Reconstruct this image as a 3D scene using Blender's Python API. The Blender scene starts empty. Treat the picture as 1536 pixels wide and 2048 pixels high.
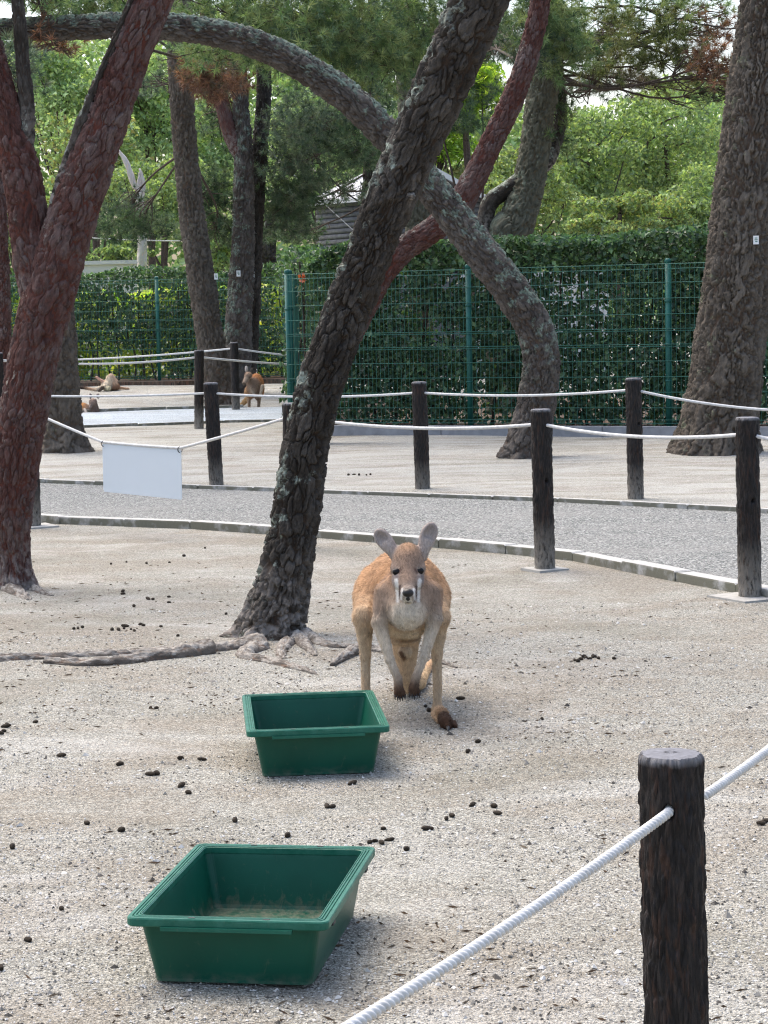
import bpy, math, random
import numpy as np
from mathutils import Matrix, Vector

# ------------------------------------------------------------------ camera, sky, sun, exposure
sc = bpy.context.scene
FPX, CAMZ = 4300.0, 1.6                      # focal length in pixels of a 1536 wide frame, eye height
PITCH, ROLL = math.atan(409 / FPX), math.radians(1.2)
_fw = np.array([0, math.cos(PITCH), -math.sin(PITCH)])
_u0 = np.array([0, math.sin(PITCH), math.cos(PITCH)])
_r0 = np.array([1.0, 0, 0])
_R = _r0 * math.cos(ROLL) - _u0 * math.sin(ROLL)
_U = _u0 * math.cos(ROLL) + _r0 * math.sin(ROLL)
cd = bpy.data.cameras.new('camera')
cam = bpy.data.objects.new('camera', cd)
sc.collection.objects.link(cam)
cd.sensor_fit = 'HORIZONTAL'; cd.sensor_width = 36; cd.lens = FPX / 1536 * 36
cd.clip_start = 0.1; cd.clip_end = 2000
m = Matrix.Identity(4)
for i in range(3):
    m[i][0], m[i][1], m[i][2] = _R[i], _U[i], -_fw[i]
m[2][3] = CAMZ
cam.matrix_world = m
sc.camera = cam

SUN_EL, SUN_AZ = math.radians(62), math.radians(-40)     # azimuth from +Y towards +X
w = bpy.data.worlds.new('World'); sc.world = w; w.use_nodes = True
wn = w.node_tree
bg = wn.nodes['Background']
sky = wn.nodes.new('ShaderNodeTexSky'); sky.sky_type = 'NISHITA'; sky.sun_disc = False
sky.sun_elevation = SUN_EL; sky.sun_rotation = SUN_AZ
sky.air_density = 1.0; sky.dust_density = 4.5; sky.ozone_density = 0.6
wn.links.new(sky.outputs[0], bg.inputs[0]); bg.inputs[1].default_value = 0.15
sl = bpy.data.lights.new('sun', 'SUN'); sl.energy = 0.9; sl.angle = math.radians(55); sl.color = (1, 0.97, 0.86)
so = bpy.data.objects.new('sun', sl); sc.collection.objects.link(so)
_sd = Vector((math.sin(SUN_AZ) * math.cos(SUN_EL), math.cos(SUN_AZ) * math.cos(SUN_EL), math.sin(SUN_EL)))
so.rotation_euler = _sd.to_track_quat('Z', 'Y').to_euler()
sc.view_settings.view_transform = 'Standard'; sc.view_settings.look = 'None'
sc.view_settings.gamma = 1; sc.view_settings.use_curve_mapping = False
sc.view_settings.exposure = 1.3
sc.cycles.max_bounces = 6; sc.cycles.transparent_max_bounces = 4
sc.cycles.use_denoising = True; sc.cycles.denoising_prefilter = 'NONE'; sc.cycles.filter_width = 1.2; sc.cycles.sample_clamp_indirect = 4

# ------------------------------------------------------------------ geometry helpers
rng = np.random.default_rng(7)
def ray(px, py):
    return _fw + (px - 768) / FPX * _R + (1024 - py) / FPX * _U
def at(px, py, Y):
    v = ray(px, py); return np.array([0, 0, CAMZ]) + v * (Y / v[1])
def on(px, py, z=0.0):
    v = ray(px, py); return np.array([0, 0, CAMZ]) + v * ((z - CAMZ) / v[2])
def proj(P):
    v = P - np.array([0, 0, CAMZ]); z = v @ _fw
    return 768 + FPX * (v @ _R) / z, 1024 - FPX * (v @ _U) / z
def nrm(v):
    return v / np.maximum(np.linalg.norm(v, axis=-1, keepdims=True), 1e-9)
def sst(a, b, x):
    t = np.clip((x - a) / (b - a), 0, 1); return t * t * (3 - 2 * t)

def hash3(ix, iy, iz, seed=0):
    h = (ix.astype(np.int64) * 374761393 + iy.astype(np.int64) * 668265263 + iz.astype(np.int64) * 2147483647 + seed * 974711) & 0xffffffff
    h = ((h ^ (h >> 13)) * 1274126177) & 0xffffffff
    h = ((h ^ (h >> 16)) * 2246822519) & 0xffffffff
    return ((h ^ (h >> 15)) & 0xffffff) / float(0x1000000)
def vnoise(p, seed=0):
    i = np.floor(p).astype(np.int64); f = p - i; f = f * f * (3 - 2 * f)
    r = 0
    for a in (0, 1):
        for b in (0, 1):
            for c in (0, 1):
                wgt = (f[:, 0] if a else 1 - f[:, 0]) * (f[:, 1] if b else 1 - f[:, 1]) * (f[:, 2] if c else 1 - f[:, 2])
                r = r + wgt * hash3(i[:, 0] + a, i[:, 1] + b, i[:, 2] + c, seed)
    return r
def fbm(p, o=4, seed=0):
    r = 0; a = .5; t = 0
    for k in range(o):
        r = r + a * vnoise(p * 2 ** k, seed + k); t += a; a *= .5
    return r / t
def voronoi(p, seed=0):
    i = np.floor(p).astype(np.int64)
    f1 = np.full(len(p), 9.0); f2 = np.full(len(p), 9.0); cid = np.zeros(len(p))
    for a in (-1, 0, 1):
        for b in (-1, 0, 1):
            for c in (-1, 0, 1):
                j = i + np.array([a, b, c])
                q = np.stack([hash3(j[:, 0], j[:, 1], j[:, 2], seed + k) for k in range(3)], 1) + j
                d = np.sqrt(((q - p) ** 2).sum(1))
                h = hash3(j[:, 0], j[:, 1], j[:, 2], seed + 5)
                lt = d < f1
                f2 = np.where(lt, f1, np.minimum(f2, d)); cid = np.where(lt, h, cid); f1 = np.where(lt, d, f1)
    return f1, f2, cid

ORG = {}
def link(o, parent):
    sc.collection.objects.link(o)
    if parent is not None: o.parent = parent
def tag(o, label, cat, group=None):
    o['label'] = label; o['category'] = cat
    if group: o['group'] = group
    return o
def thing(name, label, cat, loc, group=None):
    o = bpy.data.objects.new(name, None); o.empty_display_size = .1
    sc.collection.objects.link(o); o.location = [float(x) for x in loc]
    ORG[o.name] = np.array(loc, float)
    return tag(o, label, cat, group)
def mk(name, V, Fs, mat, parent=None, attrs=None, smooth=True, loc=None, kind=None):
    """one mesh object from world-space vertices; Fs: list of (n,3)/(n,4) index arrays"""
    V = np.asarray(V, float)
    if parent is not None: org = ORG[parent.name]
    elif loc is not None: org = np.array(loc, float)
    else: org = np.zeros(3)
    me = bpy.data.meshes.new(name)
    if not isinstance(Fs, (list, tuple)): Fs = [Fs]
    Fs = [np.asarray(f, np.int32) for f in Fs if len(f)]
    me.vertices.add(len(V)); me.vertices.foreach_set('co', (V - org).astype(np.float32).ravel())
    tot = np.concatenate([np.full(len(f), f.shape[1], np.int32) for f in Fs])
    st = np.concatenate([[0], np.cumsum(tot)[:-1]]).astype(np.int32)
    idx = np.concatenate([f.ravel() for f in Fs])
    me.loops.add(len(idx)); me.loops.foreach_set('vertex_index', idx)
    me.polygons.add(len(tot)); me.polygons.foreach_set('loop_start', st)
    me.polygons.foreach_set('use_smooth', np.full(len(tot), smooth))
    me.update(calc_edges=True)
    for k, a in (attrs or {}).items():
        a = np.asarray(a, np.float32)
        if a.ndim == 1:
            at_ = me.attributes.new(k, 'FLOAT', 'POINT'); at_.data.foreach_set('value', a)
        elif k == 'col':
            at_ = me.attributes.new(k, 'FLOAT_COLOR', 'POINT')
            at_.data.foreach_set('color', np.concatenate([a, np.ones((len(a), 1), np.float32)], 1).ravel())
        else:
            at_ = me.attributes.new(k, 'FLOAT_VECTOR', 'POINT'); at_.data.foreach_set('vector', a.ravel())
    me.materials.append(mat)
    o = bpy.data.objects.new(name, me); link(o, parent)
    if parent is None and loc is not None: o.location = [float(x) for x in loc]
    ORG[o.name] = org
    if kind: o['kind'] = kind
    return o
def put(name, src, parent, loc=(0, 0, 0), rot=None, scale=None):
    """another copy of a part, sharing its mesh"""
    o = bpy.data.objects.new(name, src.data); link(o, parent); o.location = loc
    if rot: o.rotation_euler = rot
    if scale: o.scale = scale
    return o

class MB:
    def __init__(s): s.v = []; s.q = []; s.t = []; s.n = 0
    def add(s, V, q=None, t=None):
        V = np.asarray(V, float); s.v.append(V)
        if q is not None and len(q): s.q.append(np.asarray(q) + s.n)
        if t is not None and len(t): s.t.append(np.asarray(t) + s.n)
        s.n += len(V); return s
    def box(s, c, h, rz=0):
        c = np.array(c, float); h = np.array(h, float)
        V = np.array([[x, y, z] for x in (-1, 1) for y in (-1, 1) for z in (-1, 1)], float) * h
        if rz:
            V[:, :2] = V[:, :2] @ np.array([[math.cos(rz), math.sin(rz)], [-math.sin(rz), math.cos(rz)]])
        return s.add(V + c, [[0, 1, 3, 2], [4, 6, 7, 5], [0, 4, 5, 1], [2, 3, 7, 6], [0, 2, 6, 4], [1, 5, 7, 3]])
    def hexa(s, P):
        """8 points: bottom 4 ccw, top 4 ccw"""
        return s.add(P, [[3, 2, 1, 0], [4, 5, 6, 7], [0, 1, 5, 4], [1, 2, 6, 5], [2, 3, 7, 6], [3, 0, 4, 7]])
    def tube(s, P, r, n=6, caps=True):
        V, q, _, _ = sweep(np.asarray(P, float), np.broadcast_to(np.asarray(r, float), (len(P),)), n)
        s.add(V, q)
        if caps:
            b = s.n - len(V)
            for k, ring in ((0, np.arange(n)[::-1]), (1, np.arange(n) + (len(P) - 1) * n)):
                c = V[ring].mean(0); s.add([c]); ci = s.n - 1
                s.t.append(np.array([[b + ring[i], b + ring[(i + 1) % n], ci] for i in range(n)]))
        return s
    def build(s, name, mat, parent=None, **kw):
        return mk(name, np.concatenate(s.v), ([np.concatenate(s.q)] if s.q else []) + ([np.concatenate(s.t)] if s.t else []), mat, parent, **kw)
def gridquads(nr, n, close=True):
    i = np.arange(nr - 1)[:, None]; j = np.arange(n if close else n - 1)[None]
    a = i * n + j; b = i * n + (j + 1) % n
    return np.stack([a, b, b + n, a + n], -1).reshape(-1, 4)
def frames(P):
    T = nrm(np.gradient(P, axis=0))
    N = np.zeros_like(P); ref = np.array([0, -1.0, 0.02]) if abs(T[0][1]) < .9 else np.array([0, 0, 1.0])
    n = ref - T[0] * (ref @ T[0]); N[0] = n / np.linalg.norm(n)
    for i in range(1, len(P)):
        n = N[i - 1] - T[i] * (N[i - 1] @ T[i]); N[i] = n / np.linalg.norm(n)
    return T, N, np.cross(T, N)
def sweep(P, r, n):
    T, N, B = frames(P)
    a = np.linspace(0, 2 * math.pi, n, endpoint=False)
    ring = np.cos(a)[None, :, None] * N[:, None] + np.sin(a)[None, :, None] * B[:, None]
    V = P[:, None] + ring * np.asarray(r)[:, None, None]
    return V.reshape(-1, 3), gridquads(len(P), n), ring.reshape(-1, 3), a
def spline(C, step=None, n=None):
    """Catmull-Rom through rows of C (any number of columns, first 3 are xyz)"""
    C = np.asarray(C, float)
    E_ = np.concatenate([[2 * C[0] - C[1]], C, [2 * C[-1] - C[-2]]])
    out = []
    for i in range(1, len(E_) - 2):
        p0, p1, p2, p3 = E_[i - 1:i + 3]
        t = np.linspace(0, 1, 24, endpoint=False)[:, None]
        out.append(.5 * (2 * p1 + (p2 - p0) * t + (2 * p0 - 5 * p1 + 4 * p2 - p3) * t ** 2 + (3 * p1 - p0 - 3 * p2 + p3) * t ** 3))
    out = np.concatenate(out + [C[-1:]])
    L = np.concatenate([[0], np.cumsum(np.linalg.norm(np.diff(out[:, :3], axis=0), axis=1))])
    if n is None: n = max(4, int(L[-1] / step) + 1)
    s = np.linspace(0, L[-1], n)
    return np.stack([np.interp(s, L, out[:, k]) for k in range(out.shape[1])], 1), s

# ------------------------------------------------------------------ materials
def newmat(name, rough=.8, spec=.3):
    mt = bpy.data.materials.new(name); mt.use_nodes = True
    nt = mt.node_tree; b = nt.nodes['Principled BSDF']
    b.inputs['Roughness'].default_value = rough; b.inputs['Specular IOR Level'].default_value = spec
    return mt, nt, b
class NT:
    def __init__(s, nt): s.nt = nt
    def n(s, t, **kw):
        nd = s.nt.nodes.new(t)
        for k, v in kw.items(): setattr(nd, k, v)
        return nd
    def l(s, a, b): s.nt.links.new(a, b)
    def attr(s, name, out='Vector'):
        return s.n('ShaderNodeAttribute', attribute_name=name).outputs[out]
    def noise(s, vec, scale, detail=4, rough=.55, dist=0):
        nd = s.n('ShaderNodeTexNoise'); nd.inputs['Scale'].default_value = scale; nd.inputs['Detail'].default_value = detail
        nd.inputs['Roughness'].default_value = rough; nd.inputs['Distortion'].default_value = dist
        if vec is not None: s.l(vec, nd.inputs['Vector'])
        return nd.outputs['Fac']
    def voro(s, vec, scale, feature='F1', out='Color'):
        nd = s.n('ShaderNodeTexVoronoi', feature=feature); nd.inputs['Scale'].default_value = scale
        if vec is not None: s.l(vec, nd.inputs['Vector'])
        return nd.outputs[out]
    def ramp(s, fac, stops, interp='LINEAR'):
        nd = s.n('ShaderNodeValToRGB'); cr = nd.color_ramp; cr.interpolation = interp
        while len(cr.elements) < len(stops): cr.elements.new(.5)
        for e, (p, c) in zip(cr.elements, stops):
            e.position = p; e.color = (*c, 1) if len(c) == 3 else c
        s.l(fac, nd.inputs[0]); return nd.outputs[0]
    def mix(s, fac, a, b, mode='MIX'):
        nd = s.n('ShaderNodeMix', data_type='RGBA', blend_type=mode)
        if isinstance(fac, (int, float)): nd.inputs[0].default_value = fac
        else: s.l(fac, nd.inputs[0])
        for v, k in ((a, 6), (b, 7)):
            if isinstance(v, tuple): nd.inputs[k].default_value = (*v, 1)
            else: s.l(v, nd.inputs[k])
        return nd.outputs[2]
    def math(s, op, a, b=0, c=None):
        nd = s.n('ShaderNodeMath', operation=op)
        for i, v in enumerate((a, b) if c is None else (a, b, c)):
            if isinstance(v, (int, float)): nd.inputs[i].default_value = v
            else: s.l(v, nd.inputs[i])
        return nd.outputs[0]
    def map(s, vec, scale):
        nd = s.n('ShaderNodeMapping'); nd.inputs['Scale'].default_value = scale; s.l(vec, nd.inputs['Vector']); return nd.outputs[0]
    def bump(s, h, strength, dist, b, prev=None):
        nd = s.n('ShaderNodeBump'); nd.inputs['Strength'].default_value = strength; nd.inputs['Distance'].default_value = dist
        s.l(h, nd.inputs['Height'])
        if prev is not None: s.l(prev, nd.inputs['Normal'])
        if b is not None: s.l(nd.outputs[0], b.inputs['Normal'])
        return nd.outputs[0]
    def pos(s): return s.n('ShaderNodeNewGeometry').outputs['Position']
def step(a, b): return [(a, (0, 0, 0)), (b, (1, 1, 1))]

def bark_mat(name, cols, inner, lichen=None, lich=.62, dust=None, lo=False):
    mt, nt, b = newmat(name, .9, .15); N = NT(nt)
    co = N.attr('bark'); cell = N.attr('cell', 'Fac'); hg = N.attr('hgt', 'Fac')
    fine = N.noise(N.map(co, (1, 1, .35)), 55, 5, .65)
    patch = N.noise(co, 2.6, 4, .6, .4)
    c = N.ramp(N.math('ADD', N.math('ADD', N.math('MULTIPLY', cell, .42), N.math('MULTIPLY', fine, .45)), N.math('MULTIPLY', N.math('SUBTRACT', patch, .5), .9)), [(i / (len(cols) - 1) * .8 + .1, k) for i, k in enumerate(cols)])
    c = N.mix(N.math('MULTIPLY', N.ramp(N.noise(N.map(co, (1, 1, .3)), 34, 6, .75), step(.48, .62)), .6), c, cols[0])
    c = N.mix(N.math('MULTIPLY', N.ramp(N.noise(N.map(co, (1, 1, .5)), 30, 6, .7), step(.60, .70)), .45), c, cols[-1])
    warm = tuple(x * k for x, k in zip(cols[1], (1.15, .95, .85)))
    c = N.mix(N.ramp(hg, [(.05, (1, 1, 1)), (.4, (0, 0, 0))]), c, warm)
    if lichen:
        ln = N.noise(co, 7.5, 8, .7); up = N.attr('upw', 'Fac')
        fac = N.ramp(N.math('ADD', ln, N.math('MULTIPLY', up, .2)), step(lich, lich + .05))
        if lo: fac = N.math('MULTIPLY', fac, N.ramp(N.math('MULTIPLY', N.attr('hz', 'Fac'), .4), step(.28, .52)))
        c = N.mix(N.math('MULTIPLY', fac, N.ramp(fine, step(.38, .6))), c, lichen)
    if dust:
        z = N.attr('hz', 'Fac')
        f = N.math('MULTIPLY', N.ramp(z, [(0, (1, 1, 1)), (.5, (0, 0, 0))]), N.ramp(N.noise(co, 22, 4), step(.42, .58)))
        c = N.mix(f, c, dust)
    N.l(c, b.inputs['Base Color'])
    h = N.math('ADD', N.noise(N.map(co, (1, 1, .3)), 70, 5, .7), N.math('MULTIPLY', N.noise(co, 240, 3), .4))
    N.bump(h, 1.0, .009, b)
    return mt
M = {}
M['bark_dark'] = bark_mat('bark_dark', [(.026, .0215, .018), (.046, .039, .032), (.072, .063, .054), (.108, .096, .084), (.165, .15, .133)], (.012, .0098, .008), (.33, .37, .31), .60, (.30, .265, .235))
M['bark_red'] = bark_mat('bark_red', [(.042, .027, .024), (.105, .045, .036), (.125, .077, .068), (.16, .12, .11), (.23, .195, .18)], (.020, .013, .011), (.33, .30, .25), .66, (.27, .235, .21))
M['bark_grey'] = bark_mat('bark_grey', [(.065, .053, .042), (.11, .092, .074), (.155, .132, .108), (.20, .178, .15)], (.028, .022, .018), (.19, .20, .13), .62)
M['bark_arch'] = bark_mat('bark_arch', [(.052, .043, .036), (.095, .081, .070), (.145, .128, .113), (.23, .21, .19)], (.020, .016, .013), (.225, .285, .225), .535, lo=True)
M['bark_green'] = bark_mat('bark_green', [(.085, .08, .058), (.14, .135, .10), (.20, .20, .155)], (.045, .04, .03), (.24, .27, .20), .58)
M['bark_dead'] = bark_mat('bark_dead', [(.55, .48, .42), (.65, .60, .55), (.5, .36, .28)], (.3, .24, .2))
M['root'] = bark_mat('root', [(.085, .071, .059), (.145, .124, .105), (.21, .186, .16), (.30, .272, .24)], (.045, .036, .03), (.38, .35, .31), .58)
def twig_mat():
    mt, nt, b = newmat('twig', .9, .1); N = NT(nt)
    N.l(N.ramp(N.noise(N.pos(), 30), [(.3, (.05, .04, .032)), (.7, (.12, .095, .08))]), b.inputs['Base Color']); return mt
M['twig'] = twig_mat()
def leaf_mat(name, trans=.35, rough=.5, spec=.3):
    mt, nt, b = newmat(name, rough, spec); N = NT(nt)
    c = N.attr('col', 'Color'); N.l(c, b.inputs['Base Color'])
    tr = N.n('ShaderNodeBsdfTranslucent'); N.l(N.mix(1.0, c, (1.5, 1.6, .7), 'MULTIPLY'), tr.inputs[0])
    mx = N.n('ShaderNodeMixShader'); mx.inputs[0].default_value = trans
    N.l(b.outputs[0], mx.inputs[1]); N.l(tr.outputs[0], mx.inputs[2])
    N.l(mx.outputs[0], nt.nodes['Material Output'].inputs[0]); return mt
M['leaf'] = leaf_mat('leaf'); M['needle'] = leaf_mat('needle', .2, .6, .2); M['hedge'] = leaf_mat('hedge_leaf', .25, .4, .5)
def simple(name, col, rough=.6, spec=.3, var=.15, scale=30, bump=0, bscale=200, bdist=.002):
    mt, nt, b = newmat(name, rough, spec); N = NT(nt)
    a = tuple(x * (1 - var) for x in col); c = tuple(min(1, x * (1 + var)) for x in col)
    p = N.n('ShaderNodeTexCoord').outputs['Object']
    N.l(N.ramp(N.noise(p, scale, 5), [(.3, a), (.7, c)]), b.inputs['Base Color'])
    if bump: N.bump(N.noise(p, bscale, 4), bump, bdist, b)
    return mt
def ground_mat():
    mt, nt, b = newmat('gravel_ground', .95, .1); N = NT(nt); p = N.pos()
    flat = N.map(p, (1, 1, 0.2)); st = N.map(p, (.8, 1, 0.2))
    big = N.noise(st, .9, 5, .6, .6); mid = N.noise(st, 3.2, 5, .6, .4); sm = N.noise(flat, 14, 4, .6)
    gs = N.n('ShaderNodeSeparateColor'); N.l(N.voro(flat, 165, out='Color'), gs.inputs[0])
    g2 = N.n('ShaderNodeSeparateColor'); N.l(N.voro(flat, 330, out='Color'), g2.inputs[0])
    gv = N.math('ADD', N.math('MULTIPLY', gs.outputs[0], .6), N.math('MULTIPLY', g2.outputs[0], .4))
    gv = N.math('ADD', gv, N.math('MULTIPLY', N.math('SUBTRACT', N.noise(flat, 42, 4, .7), .5), .55))
    c = N.ramp(gv, [(.06, (.11, .104, .09)), (.3, (.215, .206, .177)), (.5, (.305, .294, .256)), (.72, (.405, .392, .345)), (.94, (.57, .558, .505))])
    tan = N.ramp(gv, [(.08, (.12, .10, .078)), (.5, (.25, .217, .172)), (.92, (.39, .35, .29))])
    f = N.ramp(N.math('ADD', N.math('MULTIPLY', big, .55), N.math('MULTIPLY', mid, .5)), step(.47, .60))
    c = N.mix(N.math('MULTIPLY', f, .62), c, tan)
    pale = N.ramp(N.noise(N.map(p, (.6, 1, .2)), 1.7, 6, .68, .8), step(.52, .66))
    c = N.mix(N.math('MULTIPLY', pale, .5), c, N.ramp(gv, [(.1, (.31, .302, .28)), (.8, (.56, .547, .51))]))
    olive = N.ramp(N.noise(st, 1.1, 4, .5, .3), step(.55, .68))
    c = N.mix(N.math('MULTIPLY', olive, .4), c, N.ramp(gv, [(.1, (.095, .088, .066)), (.8, (.24, .225, .175))]))
    dk = N.ramp(N.voro(flat, 60, out='Distance'), [(.0, (1, 1, 1)), (.12, (0, 0, 0))])
    c = N.mix(N.math('MULTIPLY', dk, N.ramp(sm, step(.45, .6))), c, (.09, .08, .07))
    c = N.mix(N.math('MULTIPLY', N.attr('far_pale', 'Fac'), N.ramp(N.noise(N.map(p, (.35, 1, .2)), 1.9, 7, .7, .7), [(.40, (.0, .0, .0)), (.58, (.85, .85, .85))])), c, N.ramp(gv, [(.1, (.27, .265, .245)), (.8, (.53, .525, .49))]))
    N.l(c, b.inputs['Base Color'])
    h = N.math('ADD', N.math('MULTIPLY', N.voro(flat, 130, out='Distance'), -.5), N.math('MULTIPLY', N.noise(flat, 60, 4, .7), 1.0))
    n1 = N.bump(h, 1.0, .012, None); N.bump(mid, .5, .05, b, n1)
    return mt
def path_mat(name, cols, scale):
    mt, nt, b = newmat(name, .95, .1); N = NT(nt); p = N.map(N.pos(), (1, 1, .2))
    gs = N.n('ShaderNodeSeparateColor'); N.l(N.voro(p, scale, out='Color'), gs.inputs[0])
    c = N.ramp(gs.outputs[0], cols)
    c = N.mix(N.math('MULTIPLY', N.ramp(N.noise(N.map(p, (.4, 1, 1)), 1.6, 4), step(.4, .66)), .45), c, (.24, .238, .225))
    N.l(c, b.inputs['Base Color'])
    N.bump(N.voro(p, scale, out='Distance'), .8, .006, b); return mt
M['ground'] = ground_mat()
M['path'] = path_mat('path_gravel', [(0, (.045, .048, .047)), (.35, (.13, .136, .132)), (.7, (.235, .24, .23)), (1, (.46, .46, .44))], 100)
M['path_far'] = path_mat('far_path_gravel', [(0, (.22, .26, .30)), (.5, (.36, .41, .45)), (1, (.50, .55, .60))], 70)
M['bed'] = path_mat('bed_litter', [(0, (.05, .035, .025)), (.5, (.10, .07, .05)), (.85, (.17, .09, .06)), (1, (.22, .17, .12))], 40)
def kerb_mat():
    mt, nt, b = newmat('kerb_concrete', .9, .2); N = NT(nt); p = N.pos()
    c = N.ramp(N.noise(p, 60, 5, .7), [(.3, (.33, .325, .305)), (.7, (.50, .49, .47))])
    nz = N.n('ShaderNodeSeparateXYZ'); N.l(N.n('ShaderNodeNewGeometry').outputs['True Normal'], nz.inputs[0])
    side_tone = N.math('MULTIPLY', N.ramp(nz.outputs[2], [(.3, (1, 1, 1)), (.6, (0, 0, 0))]), N.ramp(N.noise(p, 9, 5), step(.3, .5)))  # upright faces of the stones toned darker and browner, in patches
    c = N.mix(N.math('MULTIPLY', side_tone, .85), c, (.13, .125, .085)); N.l(c, b.inputs['Base Color'])
    N.bump(N.noise(p, 120, 4, .7), .6, .004, b); return mt
M['kerb'] = kerb_mat()
M['concrete'] = simple('grey_concrete', (.27, .28, .30), .9, .2, .2, 8, .3, 80)
M['footing'] = simple('footing_concrete', (.36, .35, .325), .9, .2, .15, 20, .5, 90, .004)
def post_mat():
    mt, nt, b = newmat('imitation_log', .55, .25); N = NT(nt); co = N.attr('bark'); hg = N.attr('hgt', 'Fac'); z = N.attr('hz', 'Fac')
    st = N.map(co, (1, 1, .16))
    c = N.ramp(N.noise(st, 95, 6, .7, .5), [(.34, (.006, .005, .005)), (.52, (.018, .015, .014)), (.64, (.042, .031, .026)), (.8, (.105, .088, .08))])
    c = N.mix(N.math('MULTIPLY', N.ramp(N.noise(st, 60, 5, .65), step(.55, .62)), .55), c, (.06, .030, .019))
    wear = N.math('MULTIPLY', N.ramp(z, [(0, (1, 1, 1)), (.33, (0, 0, 0))]), N.ramp(N.noise(N.map(co, (1, 1, .3)), 70, 4, .7), step(.32, .52)))
    c = N.mix(wear, c, (.27, .245, .21))
    rim = N.math('MULTIPLY', N.ramp(N.attr('top', 'Fac'), step(.35, .8)), N.ramp(N.noise(co, 45, 4), step(.30, .5)))
    c = N.mix(rim, c, (.17, .165, .17))
    N.l(c, b.inputs['Base Color']); N.bump(N.noise(st, 110, 5, .7), 1.0, .006, b); return mt
M['post'] = post_mat()
M['post_top'] = simple('post_top', (.15, .15, .165), .7, .35, .3, 60, .4, 160)
def rope_mat():
    mt, nt, b = newmat('rope', .75, .2); N = NT(nt); p = N.pos()
    N.l(N.ramp(N.noise(p, 45, 4), [(.3, (.50, .495, .48)), (.65, (.64, .64, .63))]), b.inputs['Base Color']); return mt
M['rope'] = rope_mat()
def tray_mat(name, base):
    mt, nt, b = newmat(name, .45, .3); N = NT(nt); p = N.n('ShaderNodeTexCoord').outputs['Object']
    c = N.ramp(N.noise(p, 6, 4), [(.3, tuple(x * .85 for x in base)), (.7, tuple(x * 1.12 for x in base))])
    ins = N.attr('dirt', 'Fac')
    sp = N.noise(N.map(p, (1, 1, .6)), 38, 6, .7, .8)
    f = N.ramp(N.math('ADD', sp, N.math('MULTIPLY', ins, .24)), step(.62, .78))
    c = N.mix(N.math('MULTIPLY', f, .42), c, (.17, .15, .10))
    scr = N.ramp(N.noise(N.map(p, (60, 60, 2)), 2, 3, .5), step(.64, .72))
    c = N.mix(N.math('MULTIPLY', scr, N.math('MULTIPLY', ins, .35)), c, (.12, .26, .2))
    sx_ = N.n('ShaderNodeSeparateXYZ'); N.l(p, sx_.inputs[0])
    foot = N.math('MULTIPLY', N.ramp(sx_.outputs[2], [(.0, (1, 1, 1)), (.035, (0, 0, 0))]), N.ramp(N.noise(p, 30, 5, .7), step(.4, .65)))
    c = N.mix(N.math('MULTIPLY', foot, .5), c, (.20, .18, .14))
    fade = N.math('MULTIPLY', N.ramp(sx_.outputs[2], [(.14, (0, 0, 0)), (.165, (1, 1, 1))]), N.ramp(N.noise(p, 22, 6, .75), step(.42, .68)))
    c = N.mix(N.math('MULTIPLY', fade, .5), c, (.06, .20, .145))
    mp = N.n('ShaderNodeMapping'); mp.inputs['Rotation'].default_value = (.5, .9, .7); mp.inputs['Scale'].default_value = (5, 90, 90); N.l(p, mp.inputs['Vector'])
    scuff = N.math('MULTIPLY', N.ramp(N.noise(mp.outputs[0], 1.4, 3, .5), step(.70, .74)), N.ramp(N.noise(p, 7, 3), step(.45, .6)))
    c = N.mix(N.math('MULTIPLY', scuff, .3), c, (.10, .22, .17))
    N.l(c, b.inputs['Base Color'])
    rr = N.n('ShaderNodeMapRange'); N.l(f, rr.inputs[0]); rr.inputs[3].default_value = .4; rr.inputs[4].default_value = .85
    N.l(rr.outputs[0], b.inputs['Roughness']); N.bump(N.noise(p, 300, 3), .12, .001, b); return mt
M['tray'] = tray_mat('tray_plastic', (.0018, .070, .042)); M['tray_rim'] = tray_mat('tray_rim_plastic', (.009, .108, .068))
M['fence'] = simple('fence_paint', (.012, .105, .085), .45, .4, .15, 12)
M['wire'] = simple('fence_wire', (.035, .15, .115), .5, .4, .2, 12)
M['board'] = simple('white_board', (.58, .635, .68), .45, .3, .02, 4)
M['tie'] = simple('tie', (.05, .05, .05))
M['label'] = simple('tree_label', (.78, .78, .76), .5, .3, .03)
M['ink'] = simple('label_ink', (.1, .22, .18))
M['wall_pale'] = simple('pale_render', (.6, .59, .57), .9, .1, .06, 2)
M['log'] = simple('weathered_log', (.13, .13, .135), .9, .1, .3, 10)
M['log_dark'] = simple('dark_boards', (.035, .035, .038), .9, .1, .3, 10)
M['roof'] = simple('roof_sheet', (.46, .46, .48), .5, .3, .12, 3)
M['fascia'] = simple('fascia', (.62, .63, .62), .6, .3, .05)
def drop_mat():
    mt, nt, b = newmat('dropping', .8, .25); N = NT(nt); p = N.n('ShaderNodeTexCoord').outputs['Object']
    N.l(N.ramp(N.noise(p, 150, 4), [(.35, (.02, .015, .01)), (.7, (.06, .045, .03))]), b.inputs['Base Color'])
    N.bump(N.noise(p, 220, 4), 1, .004, b); return mt
M['dropping'] = drop_mat()
def pebble_mat():
    mt, nt, b = newmat('pebble', .9, .15); N = NT(nt)
    N.l(N.attr('col', 'Color'), b.inputs['Base Color']); return mt
M['pebble'] = pebble_mat()
def fur_mat():
    mt, nt, b = newmat('fur', .85, .15); N = NT(nt); p = N.pos()
    c = N.attr('col', 'Color')
    s_ = N.noise(N.map(p, (1, 1, .35)), 130, 4, .65)
    c = N.mix(1.0, c, N.ramp(s_, [(.3, (.72, .70, .68)), (.7, (1.18, 1.16, 1.14))]), 'MULTIPLY'); N.l(c, b.inputs['Base Color'])
    N.bump(s_, .5, .006, b); return mt
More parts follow.
